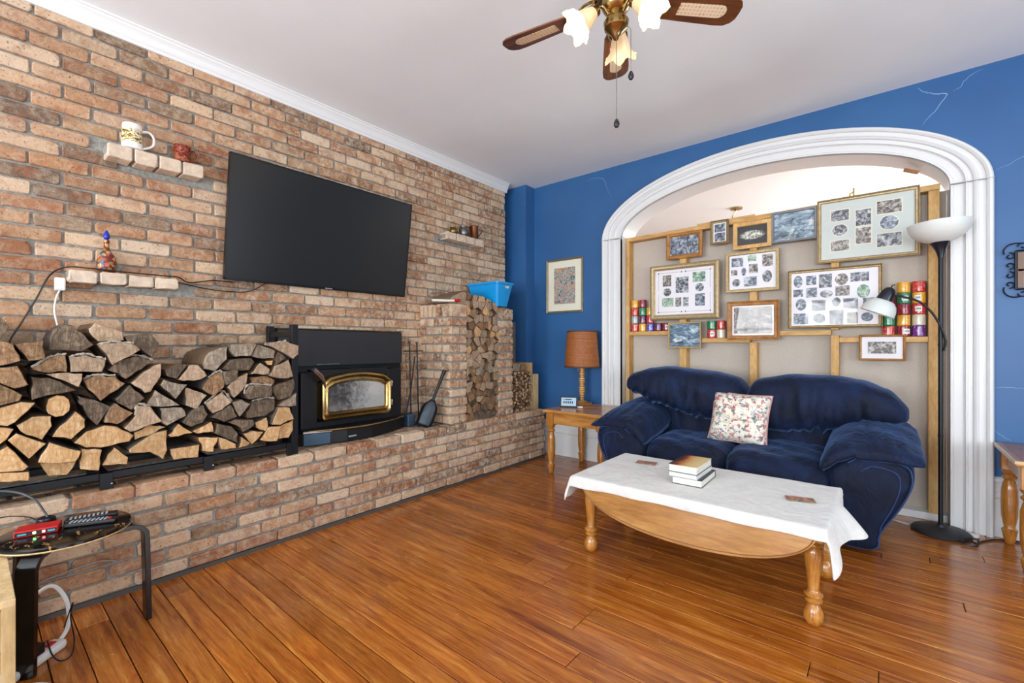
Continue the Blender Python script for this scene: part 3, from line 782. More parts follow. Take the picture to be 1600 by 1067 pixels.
# black steel log rack
rack = thing('log_rack', 'long black steel firewood rack standing on the hearth, loaded with split logs', 'rack', (.25, .6, ht))
def bar(a, b, name, mat='black', parent=rack): return MB().box(a, b).build(name, M[mat], parent, bev=.002)
bar((.385, -.55, .560), (.415, 1.30, .592), 'rail'); bar((.05, -.55, .560), (.085, 1.30, .592), 'rail')
bar((.385, 1.292, ht), (.425, 1.332, 1.325), 'post'); bar((.045, 1.292, ht), (.08, 1.332, 1.325), 'post'); bar((.415, 1.262, ht), (.435, 1.291, .592), 'foot_bracket')
for y_ in (.845, .425, -.45):
    bar((.415, y_-.024, ht), (.432, y_+.024, .592), 'foot'); bar((.045, y_-.024, ht), (.085, y_+.024, .560), 'foot')
    MB().lathe([(0, .003), (.004, .002), (.004, 0)], n=8, M=Matrix.Translation((.4330, y_+.018, .54)) @ Matrix.Rotation(PI/2, 4, 'Y')).build('bolt', M['steel'], rack)
bar((.08, 1.30, 1.25), (.385, 1.324, 1.285), 'crossbar'); bar((.08, 1.30, .68), (.385, 1.324, .71), 'crossbar')
for y_ in (.845, .425, -.45): bar((.085, y_-.015, .562), (.385, y_+.015, .588), 'crossbar')
bar((.385, -.6, ht), (.425, -.55, 1.325), 'post'); bar((.045, -.6, ht), (.08, -.55, 1.325), 'post')

# Voronoi-packed stack in the niche
def clip(poly, nx, ny, d):
    out = []
    for i in range(len(poly)):
        a = poly[i]; b = poly[(i+1) % len(poly)]
        da = a[0]*nx+a[1]*ny-d; db = b[0]*nx+b[1]*ny-d
        if da <= 0: out.append(a)
        if (da < 0 < db) or (db < 0 < da):
            t = da/(da-db); out.append((a[0]+(b[0]-a[0])*t, a[1]+(b[1]-a[1])*t))
    return out
def voronoi(seeds, box, gap):
    res = []
    for i, p in enumerate(seeds):
        poly = [(box[0], box[2]), (box[1], box[2]), (box[1], box[3]), (box[0], box[3])]
        near = sorted(range(len(seeds)), key=lambda j: math.dist(p, seeds[j]))[1:16]
        for j in near:
            q = seeds[j]; nx, ny = q[0]-p[0], q[1]-p[1]; L = math.hypot(nx, ny)
            if L < 1e-6: continue
            nx /= L; ny /= L
            d = nx*(p[0]+q[0])/2+ny*(p[1]+q[1])/2-gap/2
            poly = clip(poly, nx, ny, d)
            if len(poly) < 3: break
        res.append(poly if len(poly) >= 3 else None)
    return res
vr = random.Random(12)
seeds = []; box = (2.820, 3.258, ht+.002, 1.60)
nz, ny_ = 16, 6
for j in range(nz):
    for i in range(ny_):
        seeds.append((box[0]+(i+.5+vr.uniform(-.38, .38)+(.5 if j % 2 else 0)-.25)*(box[1]-box[0])/ny_, box[2]+(j+.5+vr.uniform(-.36, .36))*(box[3]-box[2])/nz))
items = []
for i, (sd, poly) in enumerate(zip(seeds, voronoi(seeds, box, .003))):
    if not poly: continue
    f = (sd[1]-box[2])/(box[3]-box[2])
    k = vr.choice('PTTTTB') if f > .5 else (vr.choice('TTTBBG') if f > .3 else vr.choice('BBBBDDT'))
    o = log_obj('stacked_log', poly, .02, .405+vr.uniform(-.045, .022), [ME[k], M['split']], 500+i, rough=.003, shrink=.98)
    tag(o, 'x', 'firewood', 'split logs packed in the brick niche')
    items.append((o.location.y, o.location.z, CW[k], 'split', o))
log_labels(items, 'the brick niche', 'its right jamb', 14)
# loose pieces piled on top of the niche and pier
tops = [('T', [(2.64, 1.56), (2.86, 1.56), (2.86, 1.66), (2.82, 1.675), (2.70, 1.625)], 'long tan log lying on the pier top beside the red-ended stick'),
        ('B', [(2.87, 1.605), (2.93, 1.605), (2.95, 1.64), (2.90, 1.69), (2.87, 1.68)], 'dark orange-edged log standing at the peak of the niche pile'),
        ('T', [(2.95, 1.605), (3.01, 1.605), (3.02, 1.655), (2.965, 1.655)], 'small tan block on the niche pile left of the orange block'),
        ('P', [(3.025, 1.605), (3.13, 1.605), (3.115, 1.65), (3.04, 1.655)], 'orange-yellow block on the niche pile in front of the blue bin'),
        ('P', [(3.12, 1.60), (3.20, 1.602), (3.185, 1.625), (3.14, 1.635)], 'thin yellow splinter of wood at right end of niche pile top')]
for i, (k, poly, lab) in enumerate(tops):
    o = log_obj('loose_log', poly, .10, .37+vr.uniform(-.02, .02), [ME[k], M['split']], 800+i); tag(o, lab, 'firewood', 'loose pieces on top of the niche pile')

# small split kindling stack in a cardboard and board bin at the right end of the hearth
seeds = []; box = (3.49, 3.80, ht+.004, .925)
for j in range(14):
    for i in range(9):
        seeds.append((box[0]+(i+.5+vr.uniform(-.4, .4)+(.5 if j % 2 else 0)-.25)*(box[1]-box[0])/9, box[2]+(j+.5+vr.uniform(-.38, .38))*(box[3]-box[2])/14))
M['kind_side'] = M['split']
for i, (sd, poly) in enumerate(zip(seeds, voronoi(seeds, box, .006))):
    if not poly: continue
    o = log_obj('kindling_stick', poly, .10, .375+vr.uniform(-.04, .04), [ME[vr.choice('PPTTB')], M['split']], 900+i, rough=.002, shrink=.9)
    tag(o, 'thin split kindling stick in the small stack right of the brick pier', 'firewood', 'kindling sticks right of the pier')
for i, (poly, k, lab) in enumerate([([(3.53, .93), (3.64, .93), (3.65, 1.0), (3.54, 1.01)], 'G', 'square grey-brown block on top of the kindling stack'),
                                ([(3.655, .93), (3.72, .93), (3.74, .985), (3.67, .99)], 'B', 'brown block on the kindling stack beside the cardboard')]):
    o = log_obj('kindling_block', poly, .12, .36, [ME[k], M['split']], 1100+i); tag(o, lab, 'firewood')
kb = thing('kindling_bin', 'open kindling bin of pine board and cardboard right of the brick pier', 'bin', (.25, 3.65, ht))
MB().box((.10, 3.808, ht), (.39, 3.822, 1.01)).build('side_board', M['cardboard'], kb, bev=.002)
MB().box((.08, 3.475, ht), (.095, 3.82, 1.02)).build('back_board', M['cardboard'], kb, bev=.002)
o = MB().box((.20, 3.842, ht), (.385, 3.935, .885)).build('pine_offcut', M['pine_pale'], None, bev=.003); tag(o, 'pale pine offcut board standing upright at the right end of the hearth', 'board')
o = MB().box((.03, 3.50, 1.03), (.055, 3.95, 1.455)).build('grey_board', simple('grey_board', '6f675e', .8, 0, .2, 8), None, bev=.002); tag(o, 'grey-brown flat board leaning behind the kindling against the blue pilaster', 'board')
MB().box((.03, 3.5, ht), (.055, 3.95, 1.03)).build('board_lower', bpy.data.materials['grey_board'], o)

# blue plastic bin on the right pier
bn = thing('plastic_bin', 'bright blue plastic storage bin with oval handle hole on the pier', 'bin', (.26, 3.3, PT))
x0, x1, ya, yb_, z0, z1 = .075, .44, 3.205, 3.40, PT+.014, 1.80
def rb(e, z, k=1):
    a0, a1, b0, b1 = x0-e, x1+e, ya-e, yb_+e
    c = .025; pts = []
    for (cx_, cy_, a_) in ((a1-c, b1-c, 0), (a0+c, b1-c, PI/2), (a0+c, b0+c, PI), (a1-c, b0+c, 1.5*PI)):
        for q in range(5): pts.append((cx_+c*cos(a_+q*PI/8), cy_+c*sin(a_+q*PI/8), z))
    return pts
m = MB(); rings = [rb(-.02, z0), rb(.018, z1-.022), rb(.028, z1-.02), rb(.028, z1), rb(.018, z1), rb(.014, z1-.02), rb(-.024, z0+.006)]
n = 20
for r_ in rings: m.v += r_
for j in range(len(rings)-1):
    for i in range(n): m.f.append([j*n+i, j*n+(i+1) % n, (j+1)*n+(i+1) % n, (j+1)*n+i]); m.m.append(0)
m.f.append(list(range(n))[::-1]); m.f.append([6*n+i for i in range(n)]); m.m += [0, 0]
m.build('tub', M['plastic_blue'], bn, smooth=30)
MB().prism(ellipse(3.33, 1.757, .030, .015, 18), 'x', x1+.008, x1+.016).build('handle_hole', simple('bin_handle_inside', 'c9c2b0', .6), bn)
# red-ended white stick on the pier top
st = thing('candle_lighter', 'white and red stick lying on top of the brick pier', 'stick', (.36, 2.6, PT+.012))
MB().tube([(.33, 2.50, 1.575), (.37, 2.63, 1.578), (.385, 2.70, 1.582)], .011, 10).build('white_body', M['plastic_white'], st, smooth=True)
MB().tube([(.385, 2.70, 1.583), (.39, 2.76, 1.588)], .014, 10).build('red_end', M['red_plastic'], st, smooth=True)

# ------------------------------------------------------------------ fireplace insert
fp = thing('stove_insert', 'black wood stove insert with brass-framed arched glass door in the brick wall', 'stove', (.1, 1.87, ht))
sy0, sy1 = 1.345, 2.385
m = MB(); m.box((.013, sy0, ht), (.045, 1.47, 1.31)).box((.013, 2.30, ht), (.045, sy1, 1.31)).box((.013, 1.47, 1.0), (.045, 2.30, 1.31))
m.build('surround_panel', M['blacksteel'], fp)
MB().box((.045, sy0+.01, 1.045), (.085, sy1-.01, 1.305)).build('hood_panel', M['darkgrey'], fp, bev=.003)
MB().box((.045, sy0, 1.31), (.09, sy1+.003, 1.316)).box((.040, sy1-.002, ht), (.048, sy1+.008, 1.322)).build('brass_edging', M['brass'], fp)
MB().box((.05, 1.62, 1.052), (.093, 1.80, 1.060)).build('vent_slider', M['pewter'], fp)
m = MB()   # firebox body: front frame with a door opening
fx = .19
m.box((.0, 1.46, .60), (fx, 1.575, 1.005)).box((.0, 2.155, .60), (fx, 2.29, 1.005)).box((.0, 1.575, .60), (fx, 2.155, .655)).box((.0, 1.575, .965), (fx, 2.155, 1.02))
m.box((-.3, 1.5, .6), (-.28, 2.25, 1.0)).box((-.28, 1.5, .6), (0, 1.52, 1.0)).box((-.28, 2.23, .6), (0, 2.25, 1.0)).box((-.28, 1.5, .6), (0, 2.25, .62)).box((-.28, 1.5, .98), (0, 2.25, 1.0))
m.build('firebox', M['blacksteel'], fp, bev=.004)
t = NT('firebrick_soot'); p_ = t.coord('pos'); t.col(t.ramp(t.noise(p_, 7, 6, .7, 1), [(.35, '1c1b1b'), (.55, '6d6a64'), (.7, 'b5b1a8')])); t.set(Roughness=.9); M['soot'] = t.m
fbk = MB(); 
for i in range(3): fbk.box((-.10, 1.60+i*.185, .66), (-.08, 1.60+i*.185+.18, .96))
fbk.build('firebrick', M['soot'], fp, bev=.003)
# arched brass door: outer and inner outlines in (y,z)
def arch_outline(y0, y1, z0, z1, rise, c, n=10):
    pts = []
    for i in range(5): a = PI+i*PI/8; pts.append((y0+c+c*cos(a), z0+c+c*sin(a)))
    for i in range(5): a = 1.5*PI+i*PI/8; pts.append((y1-c+c*cos(a), z0+c+c*sin(a)))
    for i in range(n+1):
        f = i/n; y = y1-(y1-y0)*f; e = min(f, 1-f); k = sin(min(e/.08, 1)*PI/2)
        pts.append((y, z1-c+c*k+rise*sin(PI*f)))
    return pts
o1 = arch_outline(1.575, 2.155, .66, .958, .045, .03); i1 = arch_outline(1.638, 2.10, .722, .900, .030, .015)
n = len(o1); m = MB()
def lerp(a, b, f): return (a[0]+(b[0]-a[0])*f, a[1]+(b[1]-a[1])*f)
prf = [(0, .19), (0, .235), (.12, .252), (.3, .256), (.42, .246), (.5, .240), (.58, .246), (.75, .250), (.9, .240), (1, .225), (1, .19)]
for f, x in prf:
    for a, b in zip(o1, i1): q = lerp(a, b, f); m.v.append((x, q[0], q[1]))
for j in range(len(prf)-1):
    for i in range(n): m.f.append([j*n+i, j*n+(i+1) % n, (j+1)*n+(i+1) % n, (j+1)*n+i]); m.m.append(0)
door = m.build('door', M['brass'], fp, smooth=35)
t = NT('smoky_glass'); t.t.nodes.remove(t.b)
tr = t.n('ShaderNodeBsdfTransparent'); tr.inputs[0].default_value = (.75, .75, .75, 1); gl = t.n('ShaderNodeBsdfGlossy'); gl.inputs['Roughness'].default_value = .08
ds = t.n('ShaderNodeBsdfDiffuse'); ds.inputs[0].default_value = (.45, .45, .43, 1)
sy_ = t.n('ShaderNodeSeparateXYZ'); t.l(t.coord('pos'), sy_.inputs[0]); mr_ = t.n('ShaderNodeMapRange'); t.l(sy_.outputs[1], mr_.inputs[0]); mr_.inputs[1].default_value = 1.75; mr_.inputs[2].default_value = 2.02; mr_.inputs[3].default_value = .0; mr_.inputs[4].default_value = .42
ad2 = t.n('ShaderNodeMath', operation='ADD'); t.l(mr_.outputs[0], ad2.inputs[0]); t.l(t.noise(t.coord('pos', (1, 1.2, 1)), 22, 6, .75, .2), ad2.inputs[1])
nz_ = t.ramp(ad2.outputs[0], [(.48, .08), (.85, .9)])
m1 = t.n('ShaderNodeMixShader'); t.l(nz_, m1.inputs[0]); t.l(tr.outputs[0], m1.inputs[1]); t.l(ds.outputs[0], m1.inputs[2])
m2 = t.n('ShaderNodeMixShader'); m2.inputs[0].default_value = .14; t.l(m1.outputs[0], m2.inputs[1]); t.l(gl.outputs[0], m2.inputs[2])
t.l(m2.outputs[0], t.t.nodes['Material Output'].inputs[0]); M['smoky'] = t.m
MB().prism(i1, 'x', .222, .228).build('door_glass', M['smoky'], door)
hd = MB().tube([(.25, 1.60, .90), (.275, 1.585, .935)], .007, 8)
hd.tube([(.275, 1.585, .935), (.295, 1.545, .985), (.305, 1.49, 1.035)], [.009, .020, .017], 10).build('door_handle', M['steel'], door, smooth=True)
for z in (.75, .90): MB().lathe([(0, .014), (.008, .012), (.011, .004), (.008, -.006), (.006, -.03)], c=(.215, 2.178, z), n=12).build('hinge_knob', M['chrome_knob'], fp, smooth=True)
# blower ledge: bay shaped in plan
bay = [(.19, 1.40), (.262, 1.44), (.268, 1.475), (.30, 1.60), (.335, 1.72), (.335, 1.92), (.27, 2.15), (.19, 2.31), (.05, 2.31), (.05, 1.40)]
MB().prism([(x, y) for x, y in bay], 'z', ht+.002, .600).build('blower_box', M['blacksteel'], fp, bev=.003)
MB().prism([(x+.008*(x > .1), y) for x, y in bay], 'z', .600, .618).build('ash_shelf', M['black'], fp, bev=.002)
edge_ = [(.272, 1.475), (.342, 1.70), (.345, 1.92), (.280, 2.15), (.200, 2.30)]
MB().tube([(x+.004, y, .612) for x, y in smoothpath([(x, y, 0) for x, y in edge_], 4) and [(p.x, p.y) for p in smoothpath([(x, y, 0) for x, y in edge_], 4)]], .006, 6).build('brass_rail', M['brass'], fp, smooth=True)
m = MB(); Q = Matrix.Translation((.285, 1.535, .557)) @ Matrix.Rotation(math.atan2(.035, .125)*-1, 4, 'Z')
MB().box((-.01, -.095, -.038), (.012, .075, .040), M=Q).build('control_panel', M['bluegrey'], fp, bev=.002)
MB().box((-.012, -.10, .043), (.016, .085, .056), M=Q).build('steel_strip', M['steel'], fp, bev=.002)
MB().box((.337, 1.73, .545), (.3385, 1.79, .555)).build('maker_plate', simple('maker_plate', '9aa0a4', .5), fp)

# fire tools
ft = thing('fire_tool_stand', 'thin black fire tool stand with ball-topped tools beside the stove', 'fire tools', (.15, 2.44, ht))
for y_, zt in ((2.42, 1.215), (2.50, 1.205)):
    MB().tube([(.14, y_+.01, ht+.02), (.13, y_, zt)], .006, 8).build('rod', M['black'], ft, smooth=True)
    MB().lathe([(0, -.014), (.010, -.010), (.014, 0), (.010, .010), (0, .014)], c=(.13, y_, zt+.01), n=12).build('ball_knob', M['pewter'], ft, smooth=True)
MB().tube([(.13, 2.36, 1.145), (.13, 2.56, 1.145)], .005, 8).build('crossbar', M['black'], ft, smooth=True)
MB().tube([(.15, 2.35, ht+.03), (.145, 2.42, .80), (.14, 2.47, 1.10)], .006, 8).build('poker', M['black'], ft, smooth=True)
MB().box((.10, 2.35, ht), (.20, 2.43, ht+.10)).build('shovel_pan', M['bluegrey'], ft, bev=.01)
MB().lathe([(.09, 0), (.09, .008), (.02, .018), (0, .018)], c=(.16, 2.47, ht+.002), n=20).build('base', M['black'], ft, smooth=True)
sh = thing('hearth_shovel', 'large black hearth shovel leaning on the pier side face', 'shovel', (.30, 2.50, ht))
A_ = Vector((.30, 2.425, ht+.004)); B_ = Vector((.375, 2.60, .985))
def along(f): return A_.lerp(B_, f)
d_ = (B_-A_).normalized(); side = d_.cross(Vector((-.6, -.8, 0))).normalized(); side = Vector((.72, .62, -.25)).normalized(); side = (side-d_*side.dot(d_)).normalized(); nrm = d_.cross(side)
m = MB(); prf2 = [(0, .062), (.05, .066), (.18, .068), (.30, .066), (.37, .055), (.42, .032), (.47, .018)]
for f, wd in prf2:
    for s_ in (-1, -.6, 0, .6, 1):
        m.v.append(tuple(along(f)+side*(wd*s_)+nrm*(.012*(1-s_*s_)*-1)))
for j in range(len(prf2)-1):
    for i in range(4): m.f.append([j*5+i, j*5+i+1, (j+1)*5+i+1, (j+1)*5+i]); m.m.append(0)
m.build('pan', simple('shovel_iron', '2c3238', .35, .6, .4, 20, .2), sh, smooth=50, solid=.006)
MB().tube([tuple(along(f)) for f in (.43, .6, .8, 1.0)], [.012, .011, .013, .016], 10).build('handle', M['black'], sh, smooth=True)

# ------------------------------------------------------------------ television, tilted forward
tv = thing('television', 'large black flat-screen television mounted tilted on the brick wall', 'television', (.06, 1.73, 1.612), (0, 0, 0))
ang = math.asin(.105/.786)
TM = Matrix.Translation((.055, 1.73, 1.612)) @ Matrix.Rotation(ang, 4, 'Y')
w2 = 1.385/2; hh = .786
MB().box((-.03, -w2, 0), (.0, w2, hh), M=TM).build('back_case', M['tvframe'], tv, bev=.004)
MB().box((.0, -w2, 0), (.006, w2, .016), M=TM).box((.0, -w2, hh-.008), (.006, w2, hh), M=TM).box((.0, -w2, 0), (.006, -w2+.008, hh), M=TM).box((.0, w2-.008, 0), (.006, w2, hh), M=TM).build('bezel', M['tvframe'], tv)
MB().box((.0, -w2+.008, .016), (.003, w2-.008, hh-.008), M=TM).build('screen', M['screen'], tv)
MB().box((.006, -.028, .004), (.0068, .028, .012), M=TM).build('logo_plate', simple('logo_grey', '8e9092', .4), tv)
MB().box((.006, -.004, -.008), (.0, .004, .0), M=TM).build('status_light', M['red_plastic'], tv)
MB().box((.02, 1.5, 1.75), (.06, 1.95, 2.15)).build('wall_bracket', M['black'], tv)

# ------------------------------------------------------------------ small things on the brick ledges
mug = thing('beer_mug', 'tall white ceramic mug with a printed village scene on the brick ledge', 'mug', (.065, .585, 2.273))
t = NT('printed_mug'); v = t.coord('obj'); sz = t.n('ShaderNodeSeparateXYZ'); t.l(v, sz.inputs[0])
band = t.ramp(t.n('ShaderNodeMath', operation='MULTIPLY').outputs[0], [(0, 0.0), (1, 1.0)])
mm_ = [n_ for n_ in t.t.nodes if n_.type == 'MATH'][-1]; t.l(sz.outputs[2], mm_.inputs[0]); mm_.inputs[1].default_value = 7
bandr = t.ramp(mm_.outputs[0], [(.22, 0.0), (.26, 1.0), (.74, 1.0), (.8, 0.0)])
pc_ = t.ramp(t.noise(t.coord('obj', (1, 1, 1.4)), 60, 4, .7), [(.35, '5a5230'), (.45, 'c9a53c'), (.52, 'efece2'), (.6, '7c7a86'), (.66, 'efece2'), (.75, '9a4a38')], 'CONSTANT')
t.col(t.mix(bandr, 'efece4', pc_)); t.set(Roughness=.2); M['mugprint'] = t.m
MB().lathe([(.045, 0), (.050, .004), (.048, .012), (.046, .03), (.044, .125), (.042, .138), (.038, .138), (.040, .12), (.042, .02), (0, .015)], n=28).build('cup', M['mugprint'], mug, smooth=True, local=True)
hp = smoothpath([(0, .043, .115), (0, .075, .122), (0, .096, .095), (0, .090, .05), (0, .045, .020)], 5)
MB().tube(hp, [.0065]*len(hp), 8).build('handle', simple('mug_white', 'efece4', .2), mug, smooth=True, local=True)
mg = thing('horse_mug', 'small red-brown mug with a horse head print beside the white mug', 'mug', (.07, .815, 2.273))
t = NT('red_glaze'); t.col(t.ramp(t.noise(t.coord('obj'), 40, 4, .6, 1.5), [(.35, '4a1208'), (.5, '7c2412'), (.6, 'b06a48'), (.68, '3a2018')])); t.set(Roughness=.15); M['redglaze'] = t.m
MB().lathe([(.044, 0), (.041, .01), (.040, .08), (.043, .097), (.039, .097), (.036, .08), (.037, .01), (0, .01)], n=24).build('cup', M['redglaze'], mg, smooth=True, local=True)
hp = smoothpath([(0, .040, .082), (0, .068, .08), (0, .072, .04), (0, .042, .018)], 5)
MB().tube(hp, .006, 8).build('handle', M['redglaze'], mg, smooth=True, local=True)
btl = thing('decorated_bottle', 'round-bellied bottle covered in colourful mosaic with a blue teardrop stopper', 'bottle', (.06, .48, 1.584))
t = NT('mosaic'); vo = t.n('ShaderNodeTexVoronoi'); vo.inputs['Scale'].default_value = 70; t.l(t.coord('obj'), vo.inputs['Vector']); sp = t.n('ShaderNodeSeparateColor'); t.l(vo.outputs['Color'], sp.inputs[0])
t.col(t.ramp(sp.outputs[0], [(0, '6a2a1c'), (.3, 'a8452a'), (.45, '8a7a3a'), (.6, '3a4d3a'), (.7, 'c08a50'), (.8, '4a6a80'), (.9, '7a2a20')], 'CONSTANT')); t.set(Roughness=.25); M['mosaic'] = t.m
MB().lathe([(.030, 0), (.037, .006), (.041, .03), (.042, .055), (.036, .085), (.022, .11), (.013, .128), (.011, .155), (.013, .17), (.011, .175)], n=24).build('body', M['mosaic'], btl, smooth=True, local=True)
MB().lathe([(.006, .175), (.013, .185), (.0145, .195), (.010, .212), (.004, .226), (0, .230)], n=16).build('stopper', simple('cobalt_glass', '1a2f9c', .1), btl, smooth=True, local=True)
kt = thing('brass_kettle', 'tiny brass kettle with a tall hoop handle on the far ledge', 'kettle', (.07, 2.985, 2.264))
MB().lathe([(.030, 0), (.042, .01), (.044, .028), (.030, .048), (.034, .055), (.033, .060), (0, .060)], n=20).build('pot', M['oldbrass'], kt, smooth=True, local=True)
MB().tube([(0, .035*cos(a), .055+.062*sin(a)) for a in [PI*i/12 for i in range(13)]], .0028, 6).build('hoop_handle', M['oldbrass'], kt, smooth=True, local=True)
MB().tube([(0, -.038, .02), (0, -.06, .035), (0, -.068, .052)], [.007, .005, .004], 6).build('spout', M['oldbrass'], kt, smooth=True, local=True)
pt = thing('pewter_jug', 'small dimpled pewter jug between the brass kettle and copper can', 'jug', (.065, 3.125, 2.264))
MB().lathe([(.034, 0), (.044, .015), (.048, .04), (.044, .068), (.034, .088), (.038, .10), (.034, .10)], n=20, wob=lambda a, z: .02*sin(6*a)).build('body', M['pewter'], pt, smooth=True, local=True)
hp = smoothpath([(0, -.036, .085), (0, -.07, .08), (0, -.07, .04), (0, -.042, .02)], 4); MB().tube(hp, .004, 6).build('handle', M['pewter'], pt, smooth=True, local=True)
cc = thing('copper_can', 'tall copper can with long thin spout on the far brick ledge', 'can', (.065, 3.275, 2.264))
MB().lathe([(.043, 0), (.045, .004), (.043, .01), (.041, .125), (.044, .13), (.040, .13), (.038, .01), (0, .01)], n=22).build('body', M['copper'], cc, smooth=True, local=True)
MB().tube([(.0, .04, .02), (.0, .09, .07), (.0, .125, .115)], [.006, .005, .004], 6).build('spout', M['copper'], cc, smooth=True, local=True)
hp = smoothpath([(0, -.04, .11), (0, -.07, .10), (0, -.07, .05), (0, -.042, .03)], 4); MB().tube(hp, .004, 6).build('handle', M['copper'], cc, smooth=True, local=True)

# cables on the wall
def cable(name, pts, r, mat, label, cat='cable', group=None):
    P = smoothpath(pts, 7); return tag(MB().tube(P, r, 6).build(name, mat, None, smooth=True), label, cat, group)
cable('television_cable', [(.05, 1.09, 1.60), (.035, .98, 1.60), (.035, .86, 1.575), (.04, .80, 1.600), (.12, .70, 1.590), (.122, .55, 1.590), (.122, .40, 1.592), (.10, .325, 1.590), (.04, .27, 1.55), (.03, .22, 1.42), (.03, .17, 1.30), (.05, .14, 1.235), (.10, .13, 1.20)], .0035, M['plastic_black'], 'black television cord running over the brick ledge and down behind the logs')
cable('television_lead', [(.036, .80, 1.57), (.036, .95, 1.545), (.036, 1.10, 1.540), (.036, 1.2, 1.555), (.036, 1.3, 1.62)], .003, M['plastic_black'], 'thin black lead from the ledge end to below the television')
plg = thing('wall_plug', 'white plug and cord hanging from the left end of the brick ledge', 'plug', (.04, .305, 1.50))
MB().box((.018, .285, 1.475), (.055, .325, 1.54)).build('plug_body', M['plastic_white'], plg, bev=.006)
MB().tube(smoothpath([(.04, .305, 1.478), (.042, .292, 1.44), (.036, .285, 1.38), (.036, .292, 1.32), (.04, .30, 1.28)], 6), .004, 6).build('cord', M['plastic_white'], plg, smooth=True)

# ------------------------------------------------------------------ stud partition with picture wall
fr = thing('stud_partition', 'open pine stud frame with grey fabric panel filling the arch', 'partition', (2.4, 4.3, 0))
G0, G1 = 4.205, 4.30
fr_x0, fr_x1 = 1.272, 3.555
MB().box((1.265, G1+.002, .05), (3.592, G1+.03, 2.262)).build('fabric_panel', M['panelboard'], fr)
MB().box((1.265, G0-.01, 0), (3.592, G1+.03, .05)).build('bottom_plate', M['white'], fr, bev=.003)
def beam(x0, z0, x1, z1, th, mat, y0=G0, y1=G1, name='plate'):
    return MB().add([(x0, y0, z0-th), (x1, y0, z1-th), (x1, y1, z1-th), (x0, y1, z0-th), (x0, y0, z0), (x1, y0, z1), (x1, y1, z1), (x0, y1, z0)],
        [(0, 3, 2, 1), (4, 5, 6, 7), (0, 1, 5, 4), (1, 2, 6, 5), (2, 3, 7, 6), (3, 0, 4, 7)]).build(name, M[mat], fr, bev=.002)
beam(1.268, 2.262, 3.555, 2.295, .040, 'studh', name='top_plate')
beam(1.95, 2.292, 2.42, 2.299, .018, 'studh', G0+.02, G1, 'top_plate')
def stud(x0, x1, z0, z1, y0=G0, y1=G1): return MB().box((x0, y0, z0), (x1, y1, z1)).build('stud', M['stud'], fr, bev=.002)
stud(1.268, 1.306, .05, 2.222); stud(1.80, 1.862, .05, 1.291); stud(1.80, 1.862, 1.33, 2.228); stud(2.387, 2.441, .05, 1.218); stud(2.387, 2.441, 1.2585, 2.236); stud(2.948, 2.998, .05, 1.27); stud(2.948, 2.998, 1.315, 2.245); stud(3.495, 3.552, .05, 2.252)
def shelfb(x0, x1, z): return MB().box((x0, G0, z-.038), (x1, G1, z)).build('cross_piece', M['studh'], fr, bev=.002)
SH1 = shelfb(1.307, 1.799, 1.329); SH1b = shelfb(1.863, 2.386, 1.257); shelfb(2.442, 2.947, 1.312); shelfb(2.999, 3.494, 1.256)
# small wood blocks nailed under the arch soffit
for (x_, z_, ry, lab) in ((3.41, 2.425, .45, 'little varnished wood block on the right of the arch soffit'), (1.365, 2.418, -.72, 'little varnished wood block on the left of the arch soffit')):
    o = MB().box((-.045, -.02, -.009), (.045, .02, .009)).build('wood_block', M['oak_frame'], None, bev=.002); o.location = (x_, 4.30, z_+.012); o.rotation_euler = (0, ry, 0); tag(o, lab, 'block')
# ceiling fixtures seen in the far room
o = thing('ceiling_canopy', 'small brass ceiling canopy with bent arm in the far room', 'light fixture', (1.77, 6.4, 2.98))
MB().lathe([(.075, 0), (.072, -.018), (.02, -.03), (0, -.03)], n=20).build('canopy', M['brass'], o, smooth=True, local=True)
MB().tube(smoothpath([(0, 0, -.03), (-.03, 0, -.07), (-.05, 0, -.12), (-.05, 0, -.17)], 4), .008, 8).build('arm', M['brass'], o, smooth=True, local=True)
o = thing('ceiling_hook', 'small brass double hook hanging from the far room ceiling', 'hook', (2.99, 6.45, 2.98))
MB().tube(smoothpath([(0, 0, 0), (0, 0, -.08), (.03, 0, -.12), (.0, 0, -.16), (-.03, 0, -.13)], 4), .009, 8).build('hook_rod', M['brass'], o, smooth=True, local=True)
MB().tube(smoothpath([(0, 0, -.04), (-.035, 0, -.06), (-.035, 0, -.10)], 4), .009, 8).build('hook_arm', M['brass'], o, smooth=True, local=True)

# pictures: BW prints
PR = [printmat('bw_print_1', [(.3, '15161a'), (.45, '4a4c52'), (.55, '9a9ca0'), (.68, 'd8d8d6')], 34, vor=True),
      printmat('bw_print_2', [(.3, '1c1a1a'), (.45, '5a524c'), (.55, 'a09890'), (.68, 'd6cfc6')], 42, vor=True),
      printmat('bw_print_3', [(.35, '20242a'), (.5, '6a7280'), (.6, 'a9b2bc'), (.7, 'e2e6e8')], 26)]
M['mat_white'] = simple('white_mount', 'ebe7ea', .8, 0, .02, 6); M['mat_grey'] = simple('pale_grey_mount', 'c9cfc9', .8, 0, .03, 6); M['mat_cream'] = simple('cream_mount', 'e4e0cc', .8, 0, .02, 6)
M['pane'] = glassmat('picture_glass', refl=.20)
M['gilt'] = simple('gilt_frame', 'a98f62', .4, .5, .45, 60, .4); M['giltlight'] = simple('pale_gilt_frame', 'b9a27a', .4, .4, .3, 50, .3); M['darkframe'] = simple('dark_frame', '4c4238', .4, .2, .3, 40)
M['silverframe'] = simple('silver_gold_frame', '9c9075', .35, .6, .25, 30); M['greyframe'] = simple('grey_silver_frame', '77777a', .4, .5, .3, 30)
